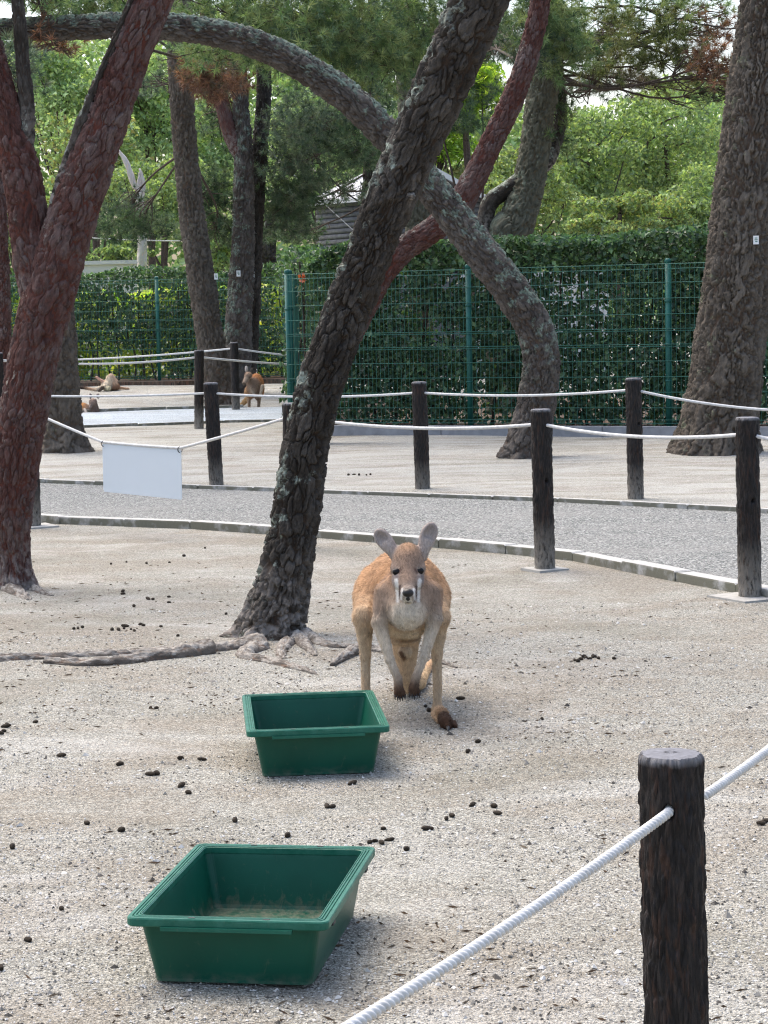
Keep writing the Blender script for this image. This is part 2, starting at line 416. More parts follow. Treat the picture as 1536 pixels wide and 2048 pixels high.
M['fur'] = fur_mat()
M['eye'] = simple('eye', (.006, .004, .004), .3, .25, .1)
M['claw'] = simple('claw', (.015, .012, .01), .4, .4, .1)

# ------------------------------------------------------------------ ground, paths, kerbs
NEAR = np.array([on(x, y) for x, y in ((-120, 1033), (110, 1048), (380, 1058), (640, 1076), (900, 1098), (1130, 1119), (1350, 1163), (1470, 1186), (1700, 1232), (2000, 1310))])
FAR = np.array([on(x, y) for x, y in ((-250, 965), (70, 976), (430, 990), (640, 998), (1100, 1016), (1536, 1040), (2000, 1075))])
def yline(L, x): 
    return np.interp(x, L[:, 0], L[:, 1], left=None, right=None)
RISE = .075
def gz(x, y):
    x = np.asarray(x, float); y = np.asarray(y, float)
    yf = yline(FAR, x)
    z = RISE * sst(-.12, .16, y - yf) + .16 * sst(33, 40, y)
    P = np.stack([x * .8, y * .5, 0 * x + 3], -1).reshape(-1, 3)
    u = (fbm(P, 4, 3) - .5).reshape(x.shape) * .05
    return z + u * sst(0, 1.0, np.abs(y - yline(NEAR, x)) + .15 - .15) * np.where((y > yline(NEAR, x)) & (y < yf), 0, 1) * sst(0, .5, np.abs(y - yf)) * sst(1.2, 2.2, np.abs(y - 31))
def G(px, py):
    P = on(px, py)
    for _ in range(4): P = on(px, py, float(gz(P[0], P[1])))
    return P
xs = np.concatenate([[-900, -300, -90, -40, -24], np.linspace(-13, 13, 170), [24, 40, 90, 300, 900]])
ys = np.concatenate([[-300, -60, -10, 0], np.linspace(1.5, 22, 210), np.linspace(22.3, 46, 70), [60, 90, 200, 500, 1500]])
X, Y = np.meshgrid(xs, ys); Z = gz(X, Y)
ground = mk('ground', np.stack([X, Y, Z], -1).reshape(-1, 3), gridquads(len(ys), len(xs), False), M['ground'], attrs={'far_pale': sst(-.1, .6, Y - yline(FAR, X)).ravel()}); ground['kind'] = 'structure'  # ground past the near path's far edge turns paler

def strip(name, xa, ya, yb, za, zb, mat):
    n = len(xa); V = np.concatenate([np.stack([xa, ya + (yb - ya) * t, za + (zb - za) * t + 0 * xa], 1) for t in np.linspace(0, 1, 9)])
    o = mk(name, V, gridquads(9, n, False), mat); o['kind'] = 'structure'; return o
xa = np.linspace(-8, 8, 120)
path = strip('path', xa, yline(NEAR, xa) + .08, yline(FAR, xa) + .02, .047, .049, M['path'])
KR = random.Random(3)
def kerb(L, parent, top, wid, length, x0, x1, drop=.14):
    xx = np.linspace(x0, x1, 600); P = np.stack([xx, yline(L, xx)], 1)
    # smooth the line
    for _ in range(30): P[1:-1, 1] = (P[:-2, 1] + P[2:, 1] + 2 * P[1:-1, 1]) / 4
    s = np.concatenate([[0], np.cumsum(np.linalg.norm(np.diff(P, axis=0), axis=1))])
    k = 0.0
    while k + length < s[-1]:
        a = np.array([np.interp(k, s, P[:, i]) for i in (0, 1)]); b = np.array([np.interp(k + length - .008, s, P[:, i]) for i in (0, 1)])
        t = (b - a) / np.linalg.norm(b - a); n = np.array([-t[1], t[0]])
        j = KR.uniform(-.006, .006); tz = top + KR.uniform(-.006, .006); bev = .008
        mb = MB()
        q = [a + n * j, b + n * (j + KR.uniform(-.004, .004)), b + n * (wid + j), a + n * (wid + j)]
        lo = [(*p, tz - drop) for p in q]; mi = [(*p, tz - bev) for p in q]
        cen = sum(q) / 4; hi = [(*(p + (cen - p) / np.linalg.norm(cen - p) * bev * 1.4), tz) for p in q]
        V = lo + mi + hi
        mb.add(V, [[0, 1, 5, 4], [1, 2, 6, 5], [2, 3, 7, 6], [3, 0, 4, 7], [4, 5, 9, 8], [5, 6, 10, 9], [6, 7, 11, 10], [7, 4, 8, 11], [8, 9, 10, 11]])
        mb.build('kerb_stone', M['kerb'], parent, smooth=False); k += length
kerb(NEAR, path, .055, .11, .60, -4.6, 3.4)
kerb(FAR, path, .082, .07, .60, -5.2, 4.4)
NEAR2 = np.array([on(x, y, .02) for x, y in ((-400, 880), (150, 866), (400, 855), (600, 851), (760, 848))])
FAR2 = np.array([on(x, y, .02) for x, y in ((-400, 846), (150, 838), (400, 829), (600, 825), (760, 823))])
xb = np.linspace(-8, -.9, 40)
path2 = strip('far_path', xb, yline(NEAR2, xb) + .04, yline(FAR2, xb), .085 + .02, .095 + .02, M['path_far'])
kerb(NEAR2, path2, .115, .06, 1.2, -8, -.95)
kerb(FAR2, path2, .16, .08, 1.2, -8, -.95)

# loose stones lying on the near gravel
n = 52000
Yp = 4.3 * (11.5 / 4.3) ** rng.random(n); Xp = (rng.random(n) - .5) * Yp * .42
keep = Yp < yline(NEAR, Xp) - .1; Xp, Yp = Xp[keep], Yp[keep]; n = len(Xp)
dens = fbm(np.stack([Xp * 1.1, Yp * 2.2, 0 * Xp], 1), 4, 11); keep = dens + .25 * rng.random(n) > .55; Xp, Yp = Xp[keep], Yp[keep]; n = len(Xp)
octa = np.array([[1, 0, 0], [0, 1, 0], [-1, 0, 0], [0, -1, 0], [0, 0, 1], [0, 0, -1.]]); of = np.array([[0, 1, 4], [1, 2, 4], [2, 3, 4], [3, 0, 4]])
sz = (.002 + .0035 * rng.random(n) ** 3 + .009 * rng.random(n) ** 60)[:, None, None] * (.6 + .8 * rng.random((n, 1, 3))) * np.array([1, 1, .75])
a = rng.random(n) * 6.28; ca, sa = np.cos(a), np.sin(a)
Vp = octa[None] * sz + (rng.random((n, 6, 3)) - .5) * sz * .5
Vp = np.stack([Vp[..., 0] * ca[:, None] - Vp[..., 1] * sa[:, None], Vp[..., 0] * sa[:, None] + Vp[..., 1] * ca[:, None], Vp[..., 2]], -1)
Vp += np.stack([Xp, Yp, gz(Xp, Yp) + .001], 1)[:, None]
g_ = rng.random(n)[:, None]; colp = np.where(g_ < .2, np.array([[.08, .074, .066]]), np.where(g_ < .6, np.array([[.26, .245, .22]]), np.array([[.55, .535, .505]]))) * (.8 + .4 * rng.random((n, 1)))
gravel = mk('gravel', Vp.reshape(-1, 3), (of[None] + (np.arange(n) * 6)[:, None, None]).reshape(-1, 3), M['pebble'], attrs={'col': np.repeat(colp, 6, 0)}, smooth=False, kind='stuff')
gravel['label'] = 'loose pale grit lying on the sandy ground'; gravel['category'] = 'gravel'

# fallen needles and bits of bark
n = 2600
Yl = 4.4 * (14 / 4.4) ** rng.random(n); Xl = (rng.random(n) - .5) * Yl * .42
k_ = Yl < yline(NEAR, Xl) - .05; near_tree = np.exp(-((Xl + .56) ** 2 + (Yl - 10.3) ** 2) / 1.6) + .7 * np.exp(-((Xl + 2.1) ** 2 + (Yl - 12.3) ** 2) / 1.2)
k_ &= (fbm(np.stack([Xl * 1.5, Yl * 1.5, 0 * Xl], 1), 3, 44) + .3 * rng.random(n) + .8 * near_tree) > .80
Xl, Yl = Xl[k_], Yl[k_]; n = len(Xl); Pl = np.stack([Xl, Yl, gz(Xl, Yl) + .004], 1)
al = rng.random(n) * 6.28; dl_ = np.stack([np.cos(al), np.sin(al), (rng.random(n) - .5) * .15], 1) * (.006 + .020 * rng.random((n, 1)) ** 2)
nl = np.stack([-np.sin(al), np.cos(al), 0 * al], 1) * (.0008 + .0016 * rng.random((n, 1)) ** 3); up = np.array([0, 0, .003])
Vl = np.stack([Pl - dl_, Pl + nl - up, Pl + dl_, Pl - nl - up, Pl + up], 1).reshape(-1, 3); il = np.arange(n)[:, None] * 5
cl = np.where(rng.random((n, 1)) < .6, np.array([[.10, .065, .04]]), np.array([[.17, .13, .09]])) * (.6 + .8 * rng.random((n, 1)))
lit = mk('needle_litter', Vl, np.concatenate([il + np.array([[a_, b_, 4]]) for a_, b_ in ((0, 1), (1, 2), (2, 3), (3, 0))]), M['pebble'], attrs={'col': np.repeat(cl, 5, 0)}, smooth=False, kind='stuff')
lit['label'] = 'brown fallen needles and bark crumbs strewn on the ground'; lit['category'] = 'litter'

# ------------------------------------------------------------------ trunks
def trunk_mesh(C, mat, name, parent, cell=(.03, .03, .085), depth=.012, ns=96, step=.012, seed=1, flare=0, fl_len=.35, taper_end=False, lump=.06, nfl=5, knots=()):
    """C rows: x y z radius"""
    P, s = spline(C, step=step); r = P[:, 3].copy(); P = P[:, :3]
    V, q, ring, a = sweep(P, r, ns)
    S = np.repeat(s, ns); Rr = np.repeat(r, ns); th = np.tile(a, len(P)); rm = r.mean()
    bc = np.stack([np.cos(th) * rm, np.sin(th) * rm, S], 1)
    cw, cl_ = cell[0], cell[2]
    warp = np.stack([fbm(bc * 7, 3, seed + 20 + k) - .5 for k in range(3)], 1) * np.array([2.2 * cw, 2.2 * cw, 1.6 * cl_])
    warp += np.stack([fbm(bc * np.array([34, 34, 16]), 3, seed + 40 + k) - .5 for k in range(3)], 1) * np.array([1.1 * cw, 1.1 * cw, .7 * cl_])
    f1, f2, cid = voronoi((bc + warp) / np.array(cell), seed)
    F1, F2, CID = voronoi((bc + warp * 1.5) / (np.array(cell) * np.array([1.9, 1.9, 1.7])), seed + 11)
    mk_ = sst(.44, .56, fbm(bc * np.array([2.4, 2.4, 1.5]), 3, seed + 70) + .25 * np.exp(-S / .8)); 
    edge_, cid = (f2 - f1) * (1 - mk_) + (F2 - F1) * 1.5 * mk_, np.where(mk_ > .5, CID, cid)
    edge = edge_; wid = .12 + .40 * fbm(bc * 14, 2, seed + 60) ** 1.5
    plate = sst(.0, 1, edge / wid)
    f1b, f2b, cidb = voronoi((bc + warp * .8) / (np.array(cell) * np.array([.55, .55, .4])), seed + 3)
    rough = fbm(bc * np.array([60, 60, 26]), 4, seed + 80) - .5
    h = depth * (plate * (.6 + .35 * cid + .4 * cidb * sst(0, .10, f2b - f1b)) + .7 * rough) - depth * .8
    h += lump * Rr * 2 * (fbm(bc * np.array([5, 5, 2.2]), 3, seed + 9) - .5)
    if flare:
        e = np.exp(-S / (fl_len * .45))
        h += e * flare * Rr * (.55 + .75 * (np.cos(th * nfl + seed + 2 * np.sin(th)) * .5 + .5) ** 2)
    for ks, ka, kr, kd in knots:
        dd = np.sqrt((S - ks) ** 2 + (np.angle(np.exp(1j * (th - ka))) * Rr) ** 2)
        h += kd * np.exp(-(dd / kr) ** 2) - 1.6 * kd * np.exp(-(dd / (kr * .5)) ** 2)
    V = V + ring * h[:, None]
    nv = len(V); c0 = P[0]; c1 = P[-1]; V = np.concatenate([V, [c0], [c1]])
    t0 = np.stack([np.arange(ns), (np.arange(ns) - 1) % ns, np.full(ns, nv)], 1); b = (len(P) - 1) * ns
    t1 = np.stack([b + np.arange(ns), b + (np.arange(ns) + 1) % ns, np.full(ns, nv + 1)], 1)
    ad = lambda A: np.concatenate([A, A[:1] * 0, A[:1] * 0])
    upw = np.clip(ring[:, 2] - .15 * ring[:, 0], -1, 1)
    return mk(name, V, [q, t0, t1], mat, parent, attrs={'bark': ad(bc + seed * 3.7), 'cell': ad(np.clip(.6 * cid + .4 * cidb, 0, 1)), 'hgt': ad(plate), 'upw': ad(upw), 'hz': ad(V[:nv, 2] - c0[2])})
def px_path(pts, zbase=None):
    """rows px,py,depth,width in px -> x y z r"""
    return np.array([[*at(x, y, d), .5 * wd * d / FPX] for x, y, d, wd in pts])

# dark leaning pine in front
o_ = G(540, 1272)
T = thing('pine_tree', 'dark leaning pine trunk with lichen patches, rooted right behind the kangaroo', 'tree', o_)
d0 = o_[1]
mainC = px_path([(535, 1296, d0, 128), (552, 1225, d0, 112), (578, 1110, d0, 100), (596, 1000, d0, 92), (612, 890, d0, 88), (645, 760, d0, 88), (688, 640, d0, 88), (733, 520, d0 - .05, 90), (780, 400, d0 - .1, 94), (828, 290, d0 - .15, 98), (872, 195, d0 - .2, 102), (915, 100, d0 - .25, 106), (958, 0, d0 - .3, 110), (1000, -100, d0 - .35, 112), (1050, -230, d0 - .4, 105)])
trunk_mesh(mainC, M['bark_dark'], 'trunk', T, cell=(.024, .024, .085), depth=.024, ns=220, step=.007, seed=4, flare=.42, fl_len=.30, knots=((1.56, .3, .05, .02), (.9, 1.0, .05, .012)))
def root(T, pts, seed, sink=.66):
    C = []
    for x, y, r in pts:
        p = G(x, y); C.append([p[0], p[1], p[2] + r * (1 - 2 * sink), r])
    trunk_mesh(C, M['root'], 'root', T, cell=(.03, .03, .26), depth=.010, ns=44, step=.010, seed=seed, lump=.36)
root(T, [(520, 1288, .07), (450, 1298, .05), (370, 1307, .045), (260, 1308, .04), (140, 1314, .036), (20, 1319, .034), (-90, 1330, .03)], 31)
root(T, [(520, 1296, .05), (488, 1312, .042), (545, 1325, .04), (600, 1338, .03), (636, 1350, .012)], 32)
root(T, [(420, 1304, .05), (330, 1316, .035), (200, 1330, .03), (90, 1326, .02)], 33, .45)
root(T, [(590, 1268, .05), (606, 1286, .034), (622, 1302, .024), (632, 1312, .010)], 34)
root(T, [(575, 1285, .055), (562, 1305, .03), (566, 1318, .015)], 35)
root(T, [(600, 1268, .05), (650, 1290, .035), (700, 1296, .03), (770, 1304, .03), (830, 1314, .024), (880, 1326, .016), (915, 1336, .008)], 36, .55)
root(T, [(735, 1296, .03), (700, 1312, .032), (665, 1332, .012)], 37, .35)

for pts in ([(905, 172, d0 - .2, 30), (930, 168, d0 - .22, 22), (942, 163, d0 - .24, 15), (946, 160, d0 - .25, 8)], [(800, 385, d0 - .1, 26), (822, 392, d0 - .2, 16), (828, 394, d0 - .22, 9)]):
    trunk_mesh(px_path(pts), M['bark_dark'], 'branch_stub', T, cell=(.02, .02, .05), depth=.008, ns=28, step=.006, seed=71)
# red-barked pine on the left
o_ = G(28, 1176); dl = o_[1]
T2 = thing('pine_tree', 'thick red-brown forked pine at the left edge, its main stem leaning right', 'tree', o_)
redC = px_path([(30, 1192, dl, 92), (28, 1120, dl, 64), (22, 1040, dl, 80), (31, 940, dl, 90), (46, 830, dl, 95), (70, 700, dl, 98), (96, 595, dl, 101), (130, 480, dl, 100), (172, 350, dl, 94), (214, 235, dl, 86), (258, 110, dl, 83), (302, 0, dl, 82), (345, -110, dl, 80), (390, -230, dl, 76)])
trunk_mesh(redC, M['bark_red'], 'trunk', T2, cell=(.030, .030, .075), depth=.017, ns=220, step=.010, seed=12, flare=.25, fl_len=.3, nfl=4, knots=((1.55, .4, .05, .022), (2.0, 5.9, .04, -.012)))
scar = px_path([(108, 410, dl - .03, 22), (134, 330, dl - .03, 26), (166, 240, dl - .05, 24), (192, 170, dl - .06, 18), (226, 90, dl - .08, 14), (262, 0, dl - .08, 12), (290, -60, dl - .08, 10)])
trunk_mesh(scar, M['bark_dark'], 'bark_ridge', T2, cell=(.02, .02, .09), depth=.01, ns=30, step=.012, seed=14)
root(T2, [(50, 1168, .07), (80, 1184, .04), (105, 1192, .015)], 38)
root(T2, [(20, 1178, .07), (45, 1192, .045), (58, 1200, .02)], 39)

trunk_mesh(px_path([(104, 668, dl + .03, 60), (88, 610, dl + .03, 78), (70, 540, dl + .04, 80), (59, 470, dl + .05, 78), (52, 400, dl + .06, 78), (38, 325, dl + .08, 76), (14, 240, dl + .1, 66), (-8, 150, dl + .1, 58), (-30, 60, dl + .1, 52), (-50, -60, dl + .1, 46)]), M['bark_red'], 'limb', T2, cell=(.030, .030, .075), depth=.017, ns=160, step=.010, seed=17, knots=((1.08, .5, .05, .025),))
trunk_mesh(px_path([(40, 350, dl + .07, 20), (52, 290, dl + .07, 30), (55, 225, dl + .08, 30), (49, 160, dl + .1, 30), (42, 80, dl + .12, 27), (32, -30, dl + .12, 24)]), M['bark_dark'], 'branch', T2, cell=(.025, .025, .08), depth=.01, ns=60, step=.012, seed=18)
# grey-purple pine behind it
o_ = G(125, 903); db = o_[1]
T3 = thing('pine_tree', 'greyish pine trunk foot seen behind the red forked trunk, left of the board', 'tree', o_)
trunk_mesh(px_path([(130, 915, db, 94), (124, 860, db, 82), (119, 780, db, 78), (116, 690, db, 76), (116, 600, db, 66), (136, 480, db, 60), (176, 350, db, 54), (216, 235, db, 48), (258, 110, db, 44), (300, 0, db, 40), (330, -80, db, 36)]), M['bark_grey'], 'trunk', T3, cell=(.05, .05, .13), depth=.036, ns=140, step=.018, seed=17, flare=.4, fl_len=.5)

# arching trunk
o_ = G(1058, 914); da = o_[1]
T4 = thing('pine_tree', 'grey lichen-covered trunk arching from the wire fence leftwards across the top', 'tree', o_)
archC = px_path([(1048, 925, da, 90), (1062, 860, da, 80), (1076, 790, da, 74), (1083, 720, da, 72), (1068, 655, da, 72), (1030, 590, da, 72), (975, 520, da, 70), (920, 450, da, 66), (870, 385, da, 64), (815, 315, da, 62), (760, 255, da, 62), (700, 198, da, 60), (630, 148, da, 58), (560, 108, da, 56), (470, 74, da, 54), (380, 57, da, 52), (290, 50, da - .1, 50), (200, 52, da - .2, 48), (110, 56, da - .3, 46), (20, 58, da - .4, 40), (-70, 62, da - .5, 34)])
trunk_mesh(archC, M['bark_arch'], 'trunk', T4, cell=(.042, .042, .12), depth=.036, ns=160, step=.015, seed=21, flare=.25, fl_len=.5)

# big grey pine at the right
o_ = G(1430, 905); dr = o_[1]
T5 = thing('pine_tree', 'broad upright grey pine trunk with a white tag at the right edge', 'tree', o_)
trunk_mesh(px_path([(1432, 925, dr, 168), (1440, 850, dr, 150), (1452, 760, dr, 140), (1466, 640, dr, 136), (1480, 520, dr, 132), (1492, 400, dr, 128), (1504, 280, dr, 122), (1516, 170, dr, 118), (1530, 60, dr, 112), (1545, -60, dr, 106)]), M['bark_grey'], 'trunk', T5, cell=(.050, .050, .36), depth=.048, ns=240, step=.014, seed=25, flare=.22, fl_len=.7, nfl=6)

# slender red pine crossing behind the dark one
o_ = np.array([*at(618, 905, 24.3)[:2], .075]); ds = o_[1]
T6 = thing('pine_tree', 'slender reddish pine stem behind the dark trunk, curving up to the right', 'tree', o_)
trunk_mesh(px_path([(612, 915, ds, 66), (628, 850, ds, 60), (655, 770, ds, 54), (690, 690, ds, 50), (728, 615, ds, 50), (768, 545, ds, 48), (812, 495, ds, 48), (865, 460, ds, 50), (915, 415, ds, 52), (952, 350, ds, 50), (985, 280, ds, 46), (1022, 205, ds, 44), (1052, 125, ds, 42), (1072, 50, ds, 40), (1088, -40, ds, 38)]), M['bark_red'], 'trunk', T6, cell=(.04, .04, .10), depth=.024, ns=110, step=.013, seed=28, flare=.3, fl_len=.4)

def base_z(px, Yd): 
    return float(gz(at(px, 700, Yd)[0], Yd))
def bgpine(label, pts, mat, seed, ns=96, stp=.02, depth=.038, cell=(.05, .05, .15), flare=.2):
    x, y, d, wd = pts[0]; p = at(x, y, d); zb = float(gz(p[0], d))
    T = thing('pine_tree', label, 'tree', (p[0], d, zb))
    C = px_path(pts)
    if C[0][2] > zb - .05: C = np.concatenate([[[C[0][0], C[0][1], zb - .1, C[0][3] * 1.1]], C])
    trunk_mesh(C, mat, 'trunk', T, cell=cell, depth=depth, ns=ns, step=stp, seed=seed, flare=flare, fl_len=.5)
    return T
T7 = bgpine('grey-brown pine trunk right beside the pair of white-tagged stems, leaning left as it rises', [(447, 822, 34.4, 60), (432, 740, 34.4, 56), (415, 640, 34.4, 54), (398, 530, 34.4, 54), (383, 420, 34.4, 50), (371, 300, 34.4, 48), (362, 180, 34.4, 46), (360, 80, 34.4, 46), (364, -30, 34.4, 44)], M['bark_grey'], 41)
T8 = bgpine('forked grey pine trunk with a white tag, beside the standing kangaroo in back', [(468, 790, 36.6, 66), (474, 700, 36.6, 56), (480, 600, 36.6, 52), (486, 500, 36.6, 46), (488, 400, 36.6, 42), (487, 300, 36.6, 36), (482, 220, 36.6, 32), (478, 130, 36.6, 30), (470, 20, 36.6, 28)], M['bark_arch'], 42)
trunk_mesh(px_path([(482, 310, 36.6, 30), (468, 285, 36.6, 32), (450, 230, 36.6, 30), (435, 170, 36.6, 28), (420, 100, 36.6, 26), (410, 0, 36.6, 24)]), M['bark_red'], 'branch', T8, ns=36, step=.04, seed=43)
T9 = bgpine('dark slim pine trunk standing directly behind the forked grey one', [(488, 780, 37.2, 44), (497, 650, 37.2, 42), (504, 520, 37.2, 38), (510, 420, 37.2, 34), (519, 300, 37.2, 30), (527, 200, 37.2, 28), (528, 120, 37.2, 28), (526, 20, 37.2, 26)], M['bark_dark'], 44)
T10 = bgpine('mossy grey-green trunk rising behind the hedge at right of the red stem', [(1010, 500, 29.5, 78), (1030, 450, 29.5, 74), (1052, 390, 29.5, 66), (1068, 310, 29.5, 60), (1078, 230, 29.5, 60), (1090, 150, 29.5, 62), (1100, 80, 29.5, 50), (1108, 0, 29.5, 40)], M['bark_green'], 45)
trunk_mesh(px_path([(968, 480, 29.5, 36), (972, 430, 29.5, 34), (985, 400, 29.5, 34), (1015, 378, 29.5, 32), (1048, 350, 29.5, 30)]), M['bark_dark'], 'branch', T10, ns=36, step=.03, seed=46)
trunk_mesh(px_path([(1072, 345, 29.6, 22), (1096, 325, 29.7, 26), (1112, 285, 29.8, 26), (1122, 230, 29.9, 24), (1118, 160, 30, 22), (1112, 80, 30, 18)]), M['bark_dark'], 'branch', T10, ns=30, step=.03, seed=47)
T11 = bgpine('grey trunk glimpsed behind the crossing of the dark and arching trunks', [(838, 480, 31, 52), (834, 420, 31, 50), (828, 330, 31, 46), (820, 240, 31, 44), (815, 160, 31, 42), (812, 60, 31, 38), (815, -40, 31, 34)], M['bark_green'], 48)
T12 = bgpine('thin dark trunk left of the arch crossing, topped by dense needles', [(735, 470, 39, 34), (742, 350, 39, 30), (746, 230, 39, 26), (748, 120, 39, 24), (746, 0, 39, 20)], M['bark_dark'], 49)
T13 = bgpine('dark leaning trunk above the left end of the tall hedge', [(545, 640, 46, 40), (540, 560, 46, 36), (535, 500, 46, 32), (545, 440, 46, 26), (560, 380, 46, 20)], M['bark_dark'], 50)
T14 = bgpine('grey trunk sliver at the extreme left edge before the fence', [(4, 760, 38, 34), (6, 660, 38, 32), (4, 560, 38, 30), (0, 440, 38, 28), (-6, 300, 38, 26), (-14, 100, 38, 24)], M['bark_red'], 52)
T15 = thing('dead_tree', 'bleached broken dead tree stem beyond the left hedge', 'tree', (*at(284, 540, 43.4)[:2], .2))
trunk_mesh(np.concatenate([[[*at(284, 640, 43.4), .12]], px_path([(284, 540, 43.4, 20), (284, 470, 43.4, 19), (281, 420, 43.4, 17), (279, 380, 43.4, 14), (280, 345, 43.4, 5)])]), M['bark_dead'], 'trunk', T15, depth=.02, ns=24, step=.04, seed=51)
trunk_mesh(px_path([(280, 385, 43.4, 10), (268, 370, 43.4, 12), (260, 345, 43.4, 12), (250, 320, 43.4, 10), (236, 300, 43.4, 5)]), M['bark_dead'], 'branch', T15, depth=.015, ns=16, step=.04, seed=53)
trunk_mesh(px_path([(281, 400, 43.4, 8), (288, 378, 43.4, 7), (284, 350, 43.4, 7), (279, 337, 43.4, 3)]), M['bark_dead'], 'branch', T15, depth=.015, ns=16, step=.04, seed=54)

# ------------------------------------------------------------------ pine needles
class Needles:
    def __init__(s): s.V = []; s.C = []
    def tufts(s, P, D, n, ln, wd, cols, r):
        k = len(P)
        d = nrm(D)[:, None] * (.25 + .9 * r.random((k, n, 1))) + nrm(r.normal(size=(k, n, 3))) * 1.0
        d = nrm(d); L = ln * (.7 + .5 * r.random((k, n, 1)))
        sd = nrm(np.cross(d, r.normal(size=(k, n, 3)))) * wd * .5
        b = P[:, None] + 0 * d
        V = np.stack([b - sd, b + sd, b + d * L], 2).reshape(-1, 3)
        ci = r.integers(0, len(cols), k); c = np.asarray(cols)[ci][:, None] * (.6 + .8 * r.random((k, 1, 1))) * (.8 + .4 * r.random((k, n, 1)))
        s.V.append(V); s.C.append(np.repeat(c.reshape(-1, 3), 3, 0))
    def build(s, parent, name='crown'):
        V = np.concatenate(s.V); C = np.concatenate(s.C)
        return mk(name, V, np.arange(len(V)).reshape(-1, 3), M['needle'], parent, attrs={'col': C}, smooth=False, kind='stuff')
GREEN = [(0.116, 0.188, 0.094), (0.151, 0.224, 0.106), (0.198, 0.263, 0.119), (0.105, 0.163, 0.106), (0.231, 0.274, 0.131)]
OLIVE = [(0.141, 0.167, 0.066), (0.182, 0.208, 0.083), (0.108, 0.135, 0.058), (0.215, 0.208, 0.099)]
DARKG = [(0.059, 0.1, 0.062), (0.078, 0.128, 0.073), (0.098, 0.149, 0.091), (0.128, 0.168, 0.1)]
BLUEG = [(0.09, 0.131, 0.098), (0.112, 0.152, 0.112), (0.075, 0.116, 0.083), (0.135, 0.16, 0.12)]
DEAD = [(0.19, 0.098, 0.069), (0.247, 0.127, 0.088), (0.152, 0.081, 0.062), (0.133, 0.103, 0.075)]
def blob(ND, T, c, rx, ry, rd, ntw, cols, seed, anchor=None, ln=.125, wd=.009, nn=26, tpt=3, br=True, flat=True):
    """a foliage pad: c = (px,py,depth), rx, ry in px, rd in metres"""
    r = np.random.default_rng(seed); C = at(*c); s = c[2] / FPX
    q = nrm(r.normal(size=(ntw, 3))) * r.random((ntw, 1)) ** .45
    # uneven lobes
    q = q * (.72 + .5 * fbm(q * 2.2 + seed, 3, seed)[:, None])
    P0 = C + q * np.array([rx * s, rd, ry * s])
    D = nrm(q * np.array([1, 1, .6]) + np.array([0, 0, .35]) + r.normal(size=(ntw, 3)) * .35)
    L = .12 + .16 * r.random((ntw, 1))
    for k in range(tpt):
        ND.tufts(P0 + D * L * (k / max(1, tpt - 1)) + r.normal(size=(ntw, 3)) * .015, D, nn, ln, wd, cols, r)
    if br:
        mb = MB()
        A = np.array(anchor) if anchor is not None else C - np.array([rx * s * .8, 0, -.1])
        mid = (A + C) / 2 + r.normal(size=3) * .15 - np.array([0, 0, .06])
        Pm, _ = spline([A, mid, C, C + (C - A) * .25 + r.normal(size=3) * .05], n=14)
        r0 = .010 + .008 * np.linalg.norm(C - A) ** .5
        mb.tube(Pm, np.linspace(r0, .006, 14), 6)
        for k in range(min(ntw, 22)):
            e = P0[r.integers(0, ntw)]; i = max(6, int(np.argmin(np.linalg.norm(Pm - e, axis=1))) - 2)
            m1 = (Pm[i] + e) / 2 + r.normal(size=3) * .09
            Q, _ = spline([Pm[i], m1, e], n=7); mb.tube(Q, np.linspace(.009, .003, 7), 4, False)
        mb.build('branch', M['twig'], T)
    return C
# crown of the arching / overhead mass
ND = Needles()
a11 = at(815, 60, 28)
for i, (c, rx, ry, nt) in enumerate([((470, 30, 26), 110, 60, 150), ((600, 40, 25.5), 110, 75, 190), ((720, 60, 26), 100, 75, 170), ((830, 40, 27), 80, 70, 150), ((560, 105, 26), 90, 40, 90), ((690, 130, 26.5), 95, 45, 110), ((780, 130, 27), 70, 55, 100), ((430, 100, 27), 60, 40, 60), ((640, -20, 26), 230, 40, 180), ((860, 110, 27.5), 40, 50, 40)]):
    blob(ND, T11, c, rx, ry, .8, int(nt * .8), GREEN, 100 + i, anchor=a11 + np.array([0, 0, .1 * i - .5]))
ND.build(T11)
ND = Needles()
for i, (c, rx, ry, nt) in enumerate([((640, 240, 36), 90, 60, 160), ((715, 300, 36), 70, 40, 130), ((590, 330, 37), 70, 60, 130), ((590, 395, 37.5), 50, 40, 90), ((560, 430, 38), 60, 50, 110), ((740, 200, 38), 60, 50, 90), ((600, 270, 38), 60, 60, 100), ((590, 470, 40), 50, 30, 60), ((690, 385, 38), 62, 30, 34), ((770, 420, 38), 30, 20, 10)]):
    blob(ND, T12, c, rx, ry, .9, nt, DARKG if i % 2 else BLUEG, 130 + i, anchor=at(744, 260 + 20 * i, 39), wd=.010)
ND.build(T12)
ND = Needles()
for i, (c, rx, ry, nt, cl) in enumerate([((270, 455, 36), 75, 28, 120, DARKG), ((250, 420, 37), 40, 20, 40, BLUEG), ((430, 400, 37), 50, 60, 110, DARKG), ((430, 470, 37.5), 60, 25, 70, DARKG), ((410, 160, 32), 42, 30, 90, DEAD), ((460, 170, 33), 35, 25, 50, DEAD), ((440, 110, 33), 70, 40, 90, GREEN), ((300, 170, 36), 40, 30, 20, BLUEG), ((260, 20, 30), 90, 50, 130, GREEN), ((150, 10, 30), 80, 40, 100, GREEN), ((440, 250, 38), 50, 40, 40, DARKG)]):
    blob(ND, T7, c, rx, ry, .7, nt, cl, 150 + i, anchor=at(372, 300 if c[1] > 250 else 120, 34.4), wd=.010)
ND.build(T7)
ND = Needles()
